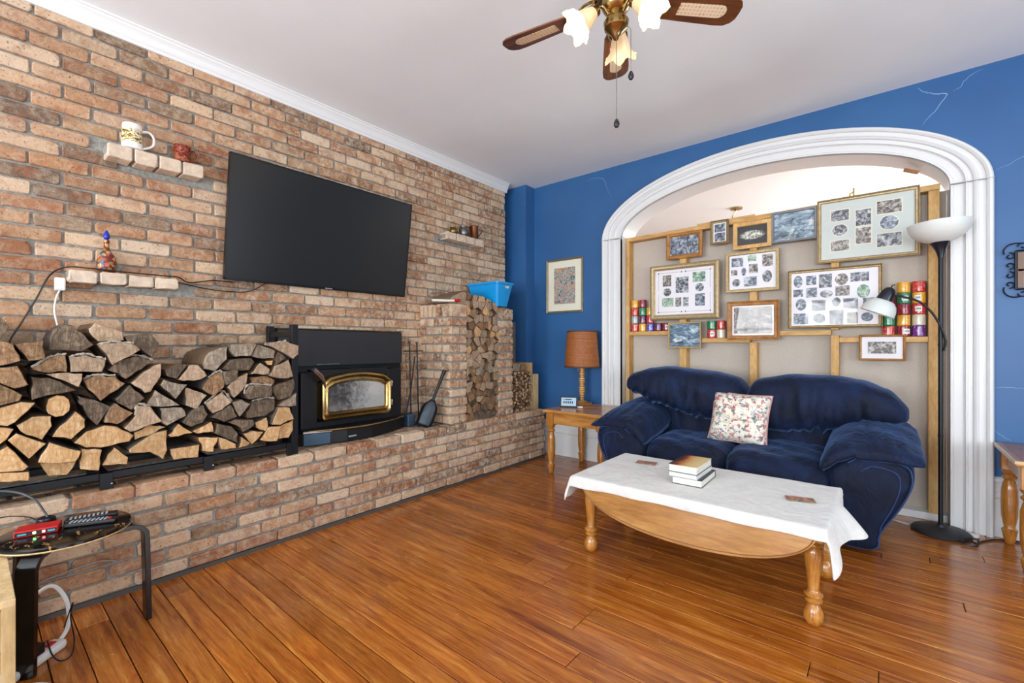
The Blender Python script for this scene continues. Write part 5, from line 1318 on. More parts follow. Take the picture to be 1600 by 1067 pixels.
# arms
def arm(sx, xin, xout, seed):
    """front panel profile flares outward at the top; upholstered with a puffy pad rolling over it"""
    xm = (xin+xout)/2
    xb = xout-sx*.19
    pr = [(xin, .04), (xb, .04), (xb+sx*.03, .14), (xout-sx*.07, .30), (xout-sx*.02, .42), (xout-sx*.012, .50), (xout-sx*.04, .555), (xm+sx*.05, .585), (xm-sx*.05, .575), (xin+sx*.02, .47)]
    P = [(p.x, p.y) for p in smoothpath([(a, b, 0) for a, b in pr], 5)]
    m = MB(); n = len(P); ys = [3.222, 3.228, 3.245, 3.29, 3.4, 3.6, 3.8, 3.98]; ins_ = [.05, .022, .006, 0, 0, 0, .0, .02]
    cx_ = sum(p[0] for p in P)/n; cz_ = sum(p[1] for p in P)/n
    for y_, e in zip(ys, ins_):
        for a, b in P:
            dx_, dz_ = a-cx_, b-cz_; L = math.hypot(dx_, dz_); k = (L-e)/L
            wr_2 = .006*noise.noise(Vector((a*9, y_*7, b*9)))
            m.v.append((cx_+dx_*k+sx*wr_2, y_, max(.035, cz_+dz_*k)))
    for j in range(len(ys)-1):
        for i in range(n): m.f.append([j*n+i, j*n+(i+1) % n, (j+1)*n+(i+1) % n, (j+1)*n+i]); m.m.append(0)
    m.f.append(list(range(n))); m.f.append([(len(ys)-1)*n+n-1-i for i in range(n)]); m.m += [0, 0]
    a_ = m.build('arm', V, sofa, smooth=70)
    pp = [(x_, 3.228, z_) for x_, z_ in P[5:-3]]
    pp2 = [(cx_+(x_-cx_)*.90, 3.2215, cz_+(z_-cz_)*.93) for x_, y_, z_ in pp]
    MB().tube(pp2, .0045, 6).build('piping', M['velvet_pipe'], a_, smooth=True)
    pp3 = [(cx_+(x_-cx_)*.55, 3.2215, cz_+(z_-cz_)*.74-.01) for x_, y_, z_ in pp]
    MB().tube(pp3, .003, 6).build('panel_seam', M['velvet_pipe'], a_, smooth=True)
    # pad: thick sloping cushion that rolls from the seat over the arm to an overhanging outer lip
    tops_ = [(-1, .50), (-.85, .575), (-.6, .625), (-.2, .66), (.2, .668), (.55, .655), (.8, .63), (1, .592)]
    bots_ = [(-1, .43), (-.85, .45), (-.6, .50), (-.2, .55), (.3, .56), (.8, .555), (1, .568)]
    m = MB(); ny_, no = 40, 26; hw_ = abs(xout-xin)/2+.026; Y0, Y1 = 3.188, 3.90; xc_ = xm+sx*.006
    lps = []
    for j in range(ny_+1):
        s_ = -cos(PI*j/ny_); y = (Y0+Y1)/2+s_*(Y1-Y0)/2; e = max(0.0, 1-abs(s_)**7)**.45; tt = (y-Y0)/(Y1-Y0)
        ring = []
        seq = [(-1+2*i/no, 1) for i in range(no+1)]+[(1-2*i/no, 0) for i in range(1, no)]
        for (o_, up) in seq:
            zt, zb_ = interp(tops_, o_), interp(bots_, o_); cz2 = (zt+zb_)/2; z = cz2+((zt if up else zb_)-cz2)*(.12+.88*e)
            z += .10*tt*(1-.3*max(0, o_))-.025*(1-tt)**3*(o_ > -.3)
            x = xc_+sx*hw_*o_*(.955+.045*e)*(1-.06*tt)
            if up:
                f = (1-tt)**1.5; g = abs(sin(o_*11+.8*sin(tt*4)))
                z -= .026*f*(1-g)**2*e+.004*sin(tt*15+o_*3)*(1-f)
            z += noise.noise(Vector((x*6+seed, y*6, z*6)))*.010*e
            ring.append((x, y, z))
        lps.append(ring)
    nr_ = len(lps[0])
    for r_ in lps: m.v += r_
    for j in range(ny_):
        for i in range(nr_): m.f.append([j*nr_+i, j*nr_+(i+1) % nr_, (j+1)*nr_+(i+1) % nr_, (j+1)*nr_+i]); m.m.append(0)
    m.f.append(list(range(nr_))); m.f.append([ny_*nr_+nr_-1-i for i in range(nr_)]); m.m += [0, 0]
    m.build('arm_pad', V, sofa, smooth='all')
    return a_
arm(1, 2.985, 3.405, 7); arm(-1, 1.885, 1.475, 8)
# throw pillow
tp_ = thing('throw_pillow', 'square floral tapestry pillow in cream, rose and grey leaning on the sofa', 'pillow', (2.455, 3.56, .67), (-.30, .035, -.06))
def pilm(n=26):
    m = MB()
    for s_ in (-1, 1):
        b = len(m.v)
        for j in range(n+1):
            for i in range(n+1):
                u, v = i/n*2-1, j/n*2-1
                pin = 1-.07*((1-u*u)*(abs(v)**3)); pin2 = 1-.07*((1-v*v)*(abs(u)**3))
                th = .085*((1-u**4)**.6)*((1-v**4)**.6)*(1+.08*noise.noise(Vector((u*2, v*2, s_))))
                m.v.append((.195*u*pin2, s_*th, .182*v*pin))
        for j in range(n):
            for i in range(n): m.f.append([b+j*(n+1)+i, b+j*(n+1)+i+1, b+(j+1)*(n+1)+i+1, b+(j+1)*(n+1)+i]); m.m.append(0)
    return m
me_o = pilm().build('cover', M['floral'], tp_, smooth='all' if False else True, local=True)
E_ = []
for k in range(48):
    s_ = k/48*4; e = int(s_); f = (s_-e)*2-1
    u, v = [(f, -1), (1, f), (-f, 1), (-1, -f)][e]
    pin = 1-.07*((1-u*u)*(abs(v)**3)); pin2 = 1-.07*((1-v*v)*(abs(u)**3)); E_.append((.197*u*pin2, 0, .184*v*pin))
E_.append(E_[0]); MB().tube(E_, .0055, 6).build('piping', M['rosepipe'], tp_, smooth=True, local=True)

# ------------------------------------------------------------------ coffee table
ct = thing('coffee_table', 'maple drop-leaf coffee table with turned legs and half-oval hanging leaf', 'coffee table', (2.48, 2.58, 0))
CTH = .445
MB().box((1.885, 2.255, CTH-.022), (3.075, 2.895, CTH)).build('table_top', M['maple'], ct, bev=.006)
MB().box((1.93, 2.30, CTH-.10), (3.03, 2.32, CTH-.022)).box((1.93, 2.84, CTH-.10), (3.03, 2.86, CTH-.022)).box((1.92, 2.32, CTH-.10), (1.94, 2.84, CTH-.022)).box((3.02, 2.32, CTH-.10), (3.04, 2.84, CTH-.022)).build('apron', M['maple'], ct)
def half_oval(x0, x1, zt, dep_, n=32, p=2.2):
    cx_ = (x0+x1)/2; a = (x1-x0)/2; pts = [(x0, zt), (x1, zt)]
    for i in range(1, n):
        th = PI*i/n; c_ = cos(th); s_ = sin(th)
        pts.append((cx_+a*abs(c_)**(2/p)*(1 if c_ > 0 else -1), zt-dep_*abs(s_)**(2/p)))
    return pts
lf = MB().prism(half_oval(1.93, 3.06, CTH-.004, .222), 'y', 2.228, 2.248).build('drop_leaf', M['maple_leaf'], ct, bev=.004)
inn = half_oval(1.975, 3.015, CTH-.03, .165)
gp = [(x_, 2.2275, z_) for x_, z_ in half_oval(1.945, 3.045, CTH-.02, .190)[2:]]
MB().tube(gp, .0025, 6).build('edge_bead', simple('leaf_groove', '8a5220', .4), lf, smooth=True)
MB().prism(half_oval(1.93, 3.06, CTH-.004, .222), 'y', 2.902, 2.922).build('drop_leaf', M['maple_leaf'], ct, bev=.004)
def ct_leg(x_, y_):
    prl = [(.018, 0), (.030, .006), (.038, .03), (.037, .055), (.026, .082), (.020, .092), (.024, .098), (.033, .103), (.034, .110), (.024, .118), (.026, .122), (.036, .128), (.036, .136), (.024, .145), (.021, .155), (.024, .20), (.033, .27), (.037, .31), (.034, .335), (.028, .342), (.037, .35), (.037, .358), (.030, .364), (.037, .372), (.036, .38), (.030, .384)]
    k = (CTH-.07)/.384
    l_ = MB().lathe([(r_, z_*k) for r_, z_ in prl], c=(x_, y_, 0), n=24).build('leg', M['oak_turned'], ct, smooth=50)
    MB().box((x_-.04, y_-.04, CTH-.085), (x_+.04, y_+.04, CTH-.022)).build('leg_block', M['maple'], l_, bev=.008)
for x_ in (1.945, 3.03):
    for y_ in (2.325, 2.835): ct_leg(x_, y_)
# table cloth
TX0, TX1, TY0, TY1, TZ = 1.868, 3.085, 2.222, 2.925, CTH+.004
def clothpt(u, v):
    # parametric cloth coordinates in metres measured on the flat cloth
    s_ = -.16+(TX1-TX0+.46)*u; t_ = -.065+(TY1-TY0+.135)*v
    x_ = TX0+s_; y_ = TY0+t_; z_ = TZ+.0015*noise.noise(Vector((x_*6, y_*6, 0)))
    ox = max(0, -s_); oxr = max(0, s_-(TX1-TX0)); oy = max(0, -t_); oyr = max(0, t_-(TY1-TY0))
    dx_ = min(1, max(0, x_-TX0)/.25)
    hem = .054-.008*(x_-2.4)+.003*sin(x_*7+1)+.002*sin(x_*23)
    if oy > 0:
        g = oy/.065; y_ = TY0-.007*min(1, g*3)-.003*sin(x_*17)*g; z_ -= hem*g
    if oyr > 0: y_ = TY1+.008; z_ -= oyr
    if oxr > 0:
        f = oxr/.30; yy = (y_-TY0)/(TY1-TY0)
        ln = .110+.095*math.exp(-((yy+.02)/.13)**2)+.02*math.exp(-((yy-.50)/.13)**2)-.02*yy
        ow = .020+.080*math.exp(-((yy-.50)/.24)**2)+.02*sin(yy*14)
        x_ = TX1+max(.004, ow)*f**.8+.010*f*sin(yy*24+.5); z_ = (TZ if oy <= 0 else z_+hem*(oy/.065)*f)-ln*f**1.15
        if oy > 0: y_ = TY0-.007+.05*f*(oy/.065)
        y_ += .05*f*(.25-yy)*(yy < .6)
    if ox > 0:
        f = ox/.16; yy = (y_-TY0)/(TY1-TY0)
        ln = .11+.03*math.exp(-((yy-.05)/.15)**2)
        x_ = TX0-.012*f-.03*f*math.exp(-((yy-.1)/.2)**2)+.010*f*sin(yy*17); z_ = (TZ if oy <= 0 else z_)-ln*f*(1 if oy <= 0 else .7)
    return Vector((x_, y_, z_))
m = MB()
NU, NV = 90, 50
def inside(u, v):
    s_ = -.16+(TX1-TX0+.46)*u; t_ = -.065+(TY1-TY0+.135)*v
    L = TX1-TX0+.30; Wd = TY1-TY0+.07
    # left end rounded, right back corner rounded, right front corner pointed
    a = .55; b = (Wd+.065)/2; tc = (Wd-.065)/2
    if s_ < -.16+.30:
        k = ((-.16+.30)-s_)/.30; w_ = b*sqrt(max(0, 1-(k*.92)**2.6))
        if t_-tc > w_: return False
    if s_ > L-.30-.28 and t_ > tc:
        k = min(1, (s_-(L-.58))/.60); w_ = b*sqrt(max(0, 1-k**2.6))
        if t_-tc > w_: return False
    return True
vs = {}; 
for j in range(NV):
    for i in range(NU):
        if all(inside((i+a)/NU, (j+b)/NV) for a in (0, 1) for b in (0, 1)):
            f = []
            for a, b in ((0, 0), (1, 0), (1, 1), (0, 1)):
                k = (i+a, j+b)
                if k not in vs: vs[k] = len(m.v); m.v.append(tuple(clothpt(k[0]/NU, k[1]/NV)))
                f.append(vs[k])
            m.f.append(f); m.m.append(0)
cl = m.build('tablecloth', M['cloth'], None, smooth='all', fix=True, solid=.003)
tag(cl, 'white cloth draped over the coffee table with its right end hanging low', 'tablecloth')
cl.modifiers.new('sub', 'SUBSURF').levels = 1; cl.modifiers['sub'].render_levels = 1
# books
BKZ = TZ+.004
pg = NT('page_edges'); pg.col(pg.ramp(pg.noise(pg.coord('obj', (1, 1, 90)), 6, 3), [(.3, 'c9c4b4'), (.7, 'efece2')])); pg.set(Roughness=.9); M['pages'] = pg.m
def book(name, label, cx_, cy_, z_, w_, l_, h_, rz, cov, top=None):
    b = thing(name, label, 'book', (cx_, cy_, z_), (0, 0, rz), 'books on the coffee table')
    MB().box((-w_/2+.003, -l_/2+.003, .002), (w_/2-.003, l_/2-.003, h_-.002)).build('page_block', M['pages'], b, local=True)
    MB().box((-w_/2, -l_/2, 0), (w_/2, l_/2, .002)).build('back_cover', cov, b, local=True)
    tc_ = MB().box((-w_/2, -l_/2, h_-.002), (w_/2, l_/2, h_)).build('front_cover', top or cov, b, local=True)
    MB().box((-w_/2, l_/2-.003, 0), (w_/2, l_/2, h_)).build('spine', cov, b, local=True)
    return b, tc_
cvd = simple('dark_cover', '2a2e36', .4); cvb = simple('blue_grey_cover', 'b9bfcb', .5)
t = NT('cover_art'); v = t.coord('obj'); sx_ = t.n('ShaderNodeSeparateXYZ'); t.l(v, sx_.inputs[0])
mr = t.n('ShaderNodeMapRange'); t.l(sx_.outputs[0], mr.inputs[0]); mr.inputs[1].default_value = -.07; mr.inputs[2].default_value = .07
nn = t.n('ShaderNodeMath', operation='ADD'); t.l(mr.outputs[0], nn.inputs[0]); 
n3_ = t.n('ShaderNodeMath', operation='MULTIPLY_ADD'); t.l(t.noise(v, 18, 4), n3_.inputs[0]); n3_.inputs[1].default_value = .5; n3_.inputs[2].default_value = -.25; t.l(n3_.outputs[0], nn.inputs[1])
t.col(t.ramp(nn.outputs[0], [(.05, '3a1a10'), (.2, '8a3a18'), (.35, 'd08a4a'), (.6, 'e2bf78'), (.9, 'e8d098')])); t.set(Roughness=.35); M['coverart'] = t.m
book('paperback_book', 'lowest book of the stack, dark cover, set slightly askew', 2.452, 2.575, BKZ, .155, .27, .036, .02, cvd)
book('paperback_book', 'middle thin book of the stack with blue-white page edges', 2.435, 2.565, BKZ+.037, .15, .26, .024, 0, cvb)
b3, tc3 = book('paperback_book', 'topmost thick book with golden-brown illustrated cover', 2.435, 2.565, BKZ+.062, .15, .26, .040, 0, cvd, M['coverart'])
# cards on the cloth
pc = NT('card_print'); pc.col(pc.ramp(pc.noise(pc.coord('obj', (1, 1, 1), True), 45, 5, .7, 1), [(.35, '2a3a2c'), (.45, '7a8a6a'), (.52, 'b8584a'), (.6, 'd8a898'), (.7, '5a3a3a')])); pc.set(Roughness=.5)
for (x_, y_, rz, lab) in ((2.105, 2.74, .18, 'small printed card lying at the left end of the tablecloth'), (2.952, 2.565, .30, 'small floral printed card lying at the right end of the tablecloth')):
    o = MB().box((-.06, -.035, 0), (.06, .035, .003)).build('printed_card', pc.m, None, bev=.0005); o.location = (x_, y_, TZ+.0045); o.rotation_euler = (0, 0, rz); tag(o, lab, 'card')

# ------------------------------------------------------------------ floor lamp
flp = thing('floor_lamp', 'tall black floor lamp with white uplight bowl and small side reading shade', 'floor lamp', (3.54, 3.965, .0))
MB().lathe([(.142, .001), (.145, .006), (.145, .014), (.135, .024), (.06, .034), (.02, .040), (.016, .055), (0, .055)], n=48).build('base', M['darkgrey'], flp, smooth=40, local=True)
MB().tube([(0, 0, .03), (0, 0, .62), (0, 0, .625), (0, 0, 1.20), (0, 0, 1.80)], .0125, 14).build('pole', M['black'], flp, smooth=40, local=True)
for z in (.62, 1.2): MB().lathe([(.0125, -.008), (.0145, -.006), (.0145, .006), (.0125, .008)], c=(0, 0, z), n=16).build('pole_joint', M['black'], flp, smooth=30, local=True)
BT = Matrix.Translation((0, 0, 1.775)) @ Matrix.Rotation(-.04, 4, 'Y')
M['navyplastic'] = simple('dark_navy_plastic', '10141f', .3)
MB().lathe([(.014, -.02), (.018, .0), (.026, .03), (.040, .060), (.050, .075), (.046, .078), (.01, .07)], n=28, M=BT).build('bowl_holder', M['navyplastic'], flp, smooth=40, local=True)
t = NT('frosted_plastic'); t.col('dedbd6'); t.set(Roughness=.45); t.b.inputs['Subsurface Weight'].default_value = .25; t.b.inputs['Subsurface Scale'].default_value = .05; M['frost'] = t.m
MB().lathe([(.045, .078), (.08, .090), (.115, .112), (.140, .140), (.153, .172), (.157, .200), (.154, .200), (.149, .172), (.136, .143), (.112, .117), (.078, .095), (.04, .083)], n=44, M=BT, cap=False).build('uplight_bowl', M['frost'], flp, smooth=True, local=True)
arm_ = smoothpath([(.012, -.012, 1.16), (.022, -.014, 1.22), (.0, -.02, 1.31), (-.04, -.03, 1.40), (-.10, -.04, 1.475), (-.17, -.045, 1.51), (-.225, -.05, 1.525)], 6)
MB().tube(arm_, .0065, 8).build('gooseneck', M['black'], flp, smooth=True, local=True)
RS = Matrix.Translation((-.255, -.05, 1.55)) @ Matrix.Rotation(.42, 4, 'Y') @ Matrix.Scale(1.12, 4)
MB().lathe([(.010, .028), (.024, .02), (.034, 0), (.040, -.035), (.042, -.055), (.0, -.055)], n=22, M=RS).tube([tuple(RS @ Vector(p)) for p in ((0, 0, .02), (0, 0, .042), (.01, 0, .05))], .004, 6).build('socket_cap', M['navyplastic'], flp, smooth=40, local=True)
MB().lathe([(.035, -.048), (.052, -.055), (.072, -.075), (.084, -.105), (.088, -.135), (.085, -.135), (.081, -.105), (.069, -.079), (.05, -.06)], n=30, M=RS, cap=False).build('reading_shade', M['frost'], flp, smooth=True, local=True)
MB().lathe([(0, -.06), (.014, -.065), (.022, -.085), (.022, -.10), (.012, -.115), (0, -.118)], n=16, M=RS).build('bulb', M['plastic_white'], flp, smooth=True, local=True)
o = MB().tube(smoothpath([(3.39, 3.99, .006), (3.32, 4.03, .005), (3.24, 4.08, .005), (3.12, 4.12, .005)], 6), .004, 6).build('white_floor_cable', M['plastic_white'], None, smooth=True); tag(o, 'white cord on the floor between the sofa and the floor lamp base', 'cable')
o = MB().tube(smoothpath([(3.66, 3.86, .02), (3.69, 3.82, .012), (3.66, 3.80, .010), (3.62, 3.82, .018), (3.65, 3.87, .028), (3.70, 3.90, .02), (3.69, 3.85, .008), (3.72, 3.93, .006), (3.80, 4.03, .006), (3.90, 4.06, .006), (4.05, 4.07, .006)], 6), .005, 6).build('coiled_cable', M['plastic_black'], None, smooth=True); tag(o, 'black cable coiled beside the floor lamp base and running along the baseboard', 'cable')
o = MB().lathe([(.028, 0), (.030, .004), (.030, .014), (.02, .018), (0, .018)], c=(3.69, 4.015, .001), n=16).build('cord_switch', M['plastic_white'], None, smooth=40); tag(o, 'round white floor socket at the foot of the white arch casing', 'socket')

# wrought iron mirror frame on the blue wall
ir = thing('iron_wall_frame', 'black scrolled wrought-iron frame with patterned panel at the right edge', 'wall decoration', (4.02, YB-.02, 1.66))
m = MB(); fy = YB-.022
fx0, fx1, fz0, fz1 = 3.885, 4.165, 1.54, 1.775
for a, b in (((fx0, fz0), (fx1, fz0)), ((fx1, fz0), (fx1, fz1)), ((fx1, fz1), (fx0, fz1)), ((fx0, fz1), (fx0, fz0))): m.tube([(a[0], fy, a[1]), (b[0], fy, b[1])], .006, 6)
m.build('inner_frame', M['black'], ir)
def scroll(cx_, cz_, r, a0, turns, s_=1):
    pts = []
    for i in range(20):
        f = i/19; a = a0+s_*turns*2*PI*f; rr_ = r*(1-.72*f); pts.append((cx_+rr_*cos(a), fy, cz_+rr_*sin(a)))
    return pts
sides = []
for k in range(4):
    zc = fz0+.03+k*(fz1-fz0-.06)/3
    for s_, xx in ((-1, fx0-.026), (1, fx1+.026)): sides.append(scroll(xx, zc, .023, PI/2 if k % 2 else -PI/2, .95, (1 if k % 2 else -1)*s_))
for k in range(5):
    xc = fx0+.03+k*(fx1-fx0-.06)/4
    for s_, zz in ((-1, fz0-.026), (1, fz1+.026)): sides.append(scroll(xc, zz, .023, 0 if k % 2 else PI, .95, s_*(1 if k % 2 else -1)))
for sx_, sz_ in ((-1, -1), (1, -1), (1, 1), (-1, 1)):
    sides.append([( (fx0 if sx_ < 0 else fx1)+sx_*p_[0], fy, (fz0 if sz_ < 0 else fz1)+sz_*p_[1]) for p_ in [(.0+.052*cos(a), .0+.048*sin(a)) for a in [(-.35+i*(PI/2+.7)/12) for i in range(13)]]])
for s_ in sides: MB().tube(s_, .0042, 6).build('scroll', M['black'], ir, smooth=True)
t = NT('leaded_print'); vo = t.n('ShaderNodeTexVoronoi', feature='DISTANCE_TO_EDGE'); vo.inputs['Scale'].default_value = 55; t.l(t.coord('obj'), vo.inputs['Vector'])
t.col(t.mix(t.ramp(vo.outputs['Distance'], [(.04, 0.0), (.12, 1.0)]), '3a3a3a', t.ramp(t.noise(t.coord('obj'), 25, 3), [(.35, '8a96a0'), (.55, 'c4c4bc'), (.7, '9a8070')]))); t.set(Roughness=.3)
MB().box((fx0+.012, YB-.012, fz0+.012), (fx1-.012, YB-.006, fz1-.012)).build('patterned_panel', t.m, ir)
MB().box((fx0+.005, YB-.014, (fz0+fz1)/2-.006), (fx1-.005, YB-.012, (fz0+fz1)/2+.006)).box((fx0+.01, YB-.014, fz0+.01), (fx0+.035, YB-.012, fz1-.01)).build('cross_strip', simple('bronze_strip', '6a5548', .4, .5), ir)

# ------------------------------------------------------------------ ceiling fan
HX, HY = 2.405, 1.726
fan = thing('ceiling_fan', 'brass ceiling fan with five dark oak cane-inlaid blades and three lit tulip glass shades', 'ceiling fan', (HX, HY, H))
zb = -.36
MB().lathe([(.075, 0), (.072, -.03), (.03, -.06), (.014, -.065), (.014, -.16), (.02, -.17)], n=28).build('canopy_rod', M['brass'], fan, smooth=40, local=True)
MB().lathe([(.02, -.165), (.07, -.175), (.105, -.20), (.112, -.24), (.112, -.28), (.10, -.315), (.085, -.33), (.05, -.335)], n=36).build('motor_housing', M['brass'], fan, smooth=40, local=True)
MB().lathe([(.05, -.335), (.06, -.345), (.062, -.37), (.05, -.39), (.035, -.40), (.04, -.42), (.052, -.44), (.048, -.465), (.03, -.48), (.018, -.495), (.010, -.51), (0, -.515)], n=28).build('light_kit_hub', M['brass'], fan, smooth=40, local=True)
M['fanwood'] = woodmat('dark_oak_blade', '3c2010', '6a3c1c', '8a5428', (1.2, 14, 3), 3, .35, .06, varr=.1)
t = NT('cane_weave'); vo = t.n('ShaderNodeTexVoronoi', feature='DISTANCE_TO_EDGE'); vo.inputs['Scale'].default_value = 62; vo.inputs['Randomness'].default_value = .05; t.l(t.coord('obj'), vo.inputs['Vector'])
t.col(t.ramp(vo.outputs['Distance'], [(.10, 'd9c6ac'), (.22, 'c7ae90'), (.28, '4a2c18')])); t.set(Roughness=.7); M['cane'] = t.m
for k, deg in enumerate((45, 117, 189, 261, 333)):
    a = radians(deg)
    R = Matrix.Rotation(a, 4, 'Z') @ Matrix.Translation((0, 0, zb)) @ Matrix.Rotation(radians(-11), 4, 'X')
    out = [(.175, -.040), (.20, -.052), (.30, -.058), (.46, -.066), (.50, -.064), (.525, -.050), (.538, -.030), (.540, 0)]
    pl = out+[(x_, -y_) for x_, y_ in out[::-1][1:]]
    bl = bpy.data.objects.new('blade', MB().prism(pl, 'z', -.003, .003).mesh('blade', M['fanwood'])); COL.objects.link(bl); bl.parent = fan; bl.matrix_local = R
    cp_ = [(.27, -.028), (.45, -.030)]+[(.45+.030*cos(q), .030*sin(q)) for q in [(-PI/2+i*PI/8) for i in range(9)]]+[(.27, .028)]
    MB().prism(cp_, 'z', -.0042, -.003).build('cane_inlay', M['cane'], bl, local=True)
    br_ = MB()
    for s_ in (-1, 1):
        br_.tube(smoothpath([(.095, s_*.012, .035), (.13, s_*.035, .02), (.17, s_*.038, -.008), (.215, s_*.022, -.010), (.235, 0, -.010)], 5), .006, 6)
    br_.tube([(.09, 0, .03), (.14, 0, .01), (.20, 0, -.008)], .007, 6)
    br_.build('blade_bracket', M['brass'], bl, smooth=True, local=True)
t = NT('lit_glass'); t.col('e6c79a'); t.set(Roughness=.35)
t.b.inputs['Emission Color'].default_value = (1, .74, .42, 1); t.b.inputs['Emission Strength'].default_value = .22
lw = t.n('ShaderNodeTexNoise'); M['litglass'] = t.m
t = NT('lit_bulb'); t.b.inputs['Emission Color'].default_value = (1, .86, .62, 1); t.b.inputs['Emission Strength'].default_value = 5; M['bulb'] = t.m
for deg in (110, 230, 350):
    a = radians(deg)
    R = Matrix.Rotation(a, 4, 'Z')
    MB().tube([tuple(R @ Vector(p)) for p in smoothpath([(.03, 0, -.42), (.055, 0, -.385), (.075, 0, -.385), (.085, 0, -.40)], 5)], .007, 8).build('lamp_arm', M['brass'], fan, smooth=True, local=True)
    SM = R @ Matrix.Translation((.085, 0, -.40)) @ Matrix.Rotation(radians(-48), 4, 'Y') @ Matrix.Scale(.95, 4)
    MB().lathe([(.012, .01), (.022, 0), (.024, -.02), (.026, -.03)], n=20, M=SM).build('socket', M['brass'], fan, smooth=40, local=True)
    m = MB(); prs = [(.026, -.022), (.030, -.035), (.037, -.055), (.042, -.075), (.045, -.092), (.053, -.108), (.066, -.122), (.074, -.126)]
    nn_ = 48
    for r_, z_ in prs:
        f = max(0, (-z_-.07)/.056)
        for i in range(nn_):
            q = 2*PI*i/nn_; rr_ = r_*(1+.10*f*cos(6*q)+.02*f*cos(24*q)); zz = z_+.010*f*cos(6*q+PI)
            p = SM @ Vector((rr_*cos(q), rr_*sin(q), zz)); m.v.append(tuple(p))
    for j in range(len(prs)-1):
        for i in range(nn_): m.f.append([j*nn_+i, j*nn_+(i+1) % nn_, (j+1)*nn_+(i+1) % nn_, (j+1)*nn_+i]); m.m.append(0)
    m.build('tulip_shade', M['litglass'], fan, smooth=True, local=True)
    MB().lathe([(.010, -.03), (.014, -.045), (.024, -.065), (.026, -.080), (.020, -.097), (.008, -.106), (0, -.108)], n=20, M=SM).build('bulb', M['bulb'], fan, smooth=True, local=True)
    pl_ = bpy.data.lights.new('fan_bulb_light', 'POINT'); pl_.energy = 1.3; pl_.color = (1, .82, .6); pl_.shadow_soft_size = .03
    lo = bpy.data.objects.new('fan_bulb_light', pl_); COL.objects.link(lo); lo.parent = fan; lo.location = SM @ Vector((0, 0, -.165))
for (px_, py_, ln, nm) in ((.012, -.02, .872, 0), (.050, .034, .665, 1)):
    ch = MB().tube([(0, 0, -.455), (px_*.9, py_*.9, -.462), (px_, py_, -.475), (px_, py_, -ln+.02)], .0014, 6).build('pull_chain', M['pewter'], fan, local=True)
    MB().lathe([(0, .022), (.006, .018), (.011, .006), (.012, -.004), (.007, -.014), (0, -.016)], c=(px_, py_, -ln), n=16).build('pull_knob', M['black'], ch, smooth=True)if False else MB().lathe([(0, .022), (.006, .018), (.011, .006), (.012, -.004), (.007, -.014), (0, -.016)], c=(px_, py_, -ln), n=16).build('pull_knob', M['black'], ch, smooth=True, local=True)

# ------------------------------------------------------------------ stool and the things on it
so = thing('bentwood_stool', 'round black bentwood stool with worn wood edge at the left foreground', 'stool', (.74, .25, 0))
t = NT('worn_black'); v = t.coord('pos'); vv_ = t.coord('pos', (1, 1, 1)); t.col(t.mix(t.ramp(t.noise(t.coord('pos', (3, 9, 1), False, (0, 0, .6)), 5, 5, .7), [(.60, 0.0), (.63, 1.0)]), '100d0b', 'a5794a')); t.set(Roughness=.15); M['wornblack'] = t.m
SH = .452
SX, SY, SR = .695, .262, .205
MB().lathe([(SR-.004, SH-.022), (SR, SH-.018), (SR, SH-.014)], c=(SX, SY, 0), n=48, cap=True).build('ply_edge', M['pine_pale'], so, smooth=30)
MB().lathe([(SR, SH-.014), (SR, SH-.006), (SR-.004, SH-.001), (SR-.012, SH), (0, SH)], c=(SX, SY, 0), n=48).build('seat', M['wornblack'], so, smooth=30)
def stool_leg(ax, ay, bx_, by_, wd=.058):
    """flat bent leg from under the seat centre (ax,ay) out to (bx,by) and down"""
    d = Vector((bx_-ax, by_-ay, 0)); L = d.length; d.normalize(); sd = Vector((-d.y, d.x, 0))
    ctr = [(0, SH-.032), (L-.06, SH-.032), (L-.03, SH-.038), (L-.008, SH-.058), (L, SH-.09), (L+.004, .2), (L+.008, 0)]
    P = [(p.x, p.y) for p in smoothpath([(a, b, 0) for a, b in ctr], 5)]
    m = MB(); n = len(P)
    for j, (r_, z_) in enumerate(P):
        a = P[max(j-1, 0)]; b = P[min(j+1, n-1)]; tx, tz = b[0]-a[0], b[1]-a[1]; q = math.hypot(tx, tz); nx, nz_ = -tz/q, tx/q
        for e, s_ in ((.010, -1), (.010, 1), (-.010, 1), (-.010, -1)):
            p = Vector((ax, ay, 0))+d*(r_+nx*e)+sd*(s_*wd/2); m.v.append((p.x, p.y, max(0.001, z_+nz_*e)))
    for j in range(n-1):
        for i in range(4): m.f.append([j*4+i, j*4+(i+1) % 4, (j+1)*4+(i+1) % 4, (j+1)*4+i]); m.m.append(0)
    m.f.append([0, 1, 2, 3]); m.f.append([(n-1)*4+3-i for i in range(4)]); m.m += [0, 0]
    m.build('leg', M['blackgloss'], so, smooth=30, bev=.002)
for (sx_, sy_, lx, ly, wd) in ((.775, .30, .765, .502, .056), (SX, SY, .880, .140, .058), (SX, SY, .505, .150, .05)): stool_leg(sx_, sy_, lx, ly, wd)
rt = thing('router_box', 'small red and black electronic box with green and red lights on the stool', 'electronic box', (.665, .185, SH+.001), (0, 0, 1.32))
MB().box((-.062, -.04, 0), (.062, .04, .024)).build('case', M['red_plastic'], rt, bev=.003, local=True)
MB().box((-.058, -.0415, .004), (.058, -.040, .019)).build('front_panel', M['plastic_black'], rt, local=True)
for x_, cc_, nm in ((-.004, (.1, 1, .15), 'green'), (.022, (1, .08, .08), 'red')):
    t = NT('led_'+nm); t.b.inputs['Emission Color'].default_value = (*cc_, 1); t.b.inputs['Emission Strength'].default_value = 14
    MB().box((x_-.004, -.0435, .008), (x_+.004, -.0415, .016)).build(nm+'_light', t.m, rt, local=True)
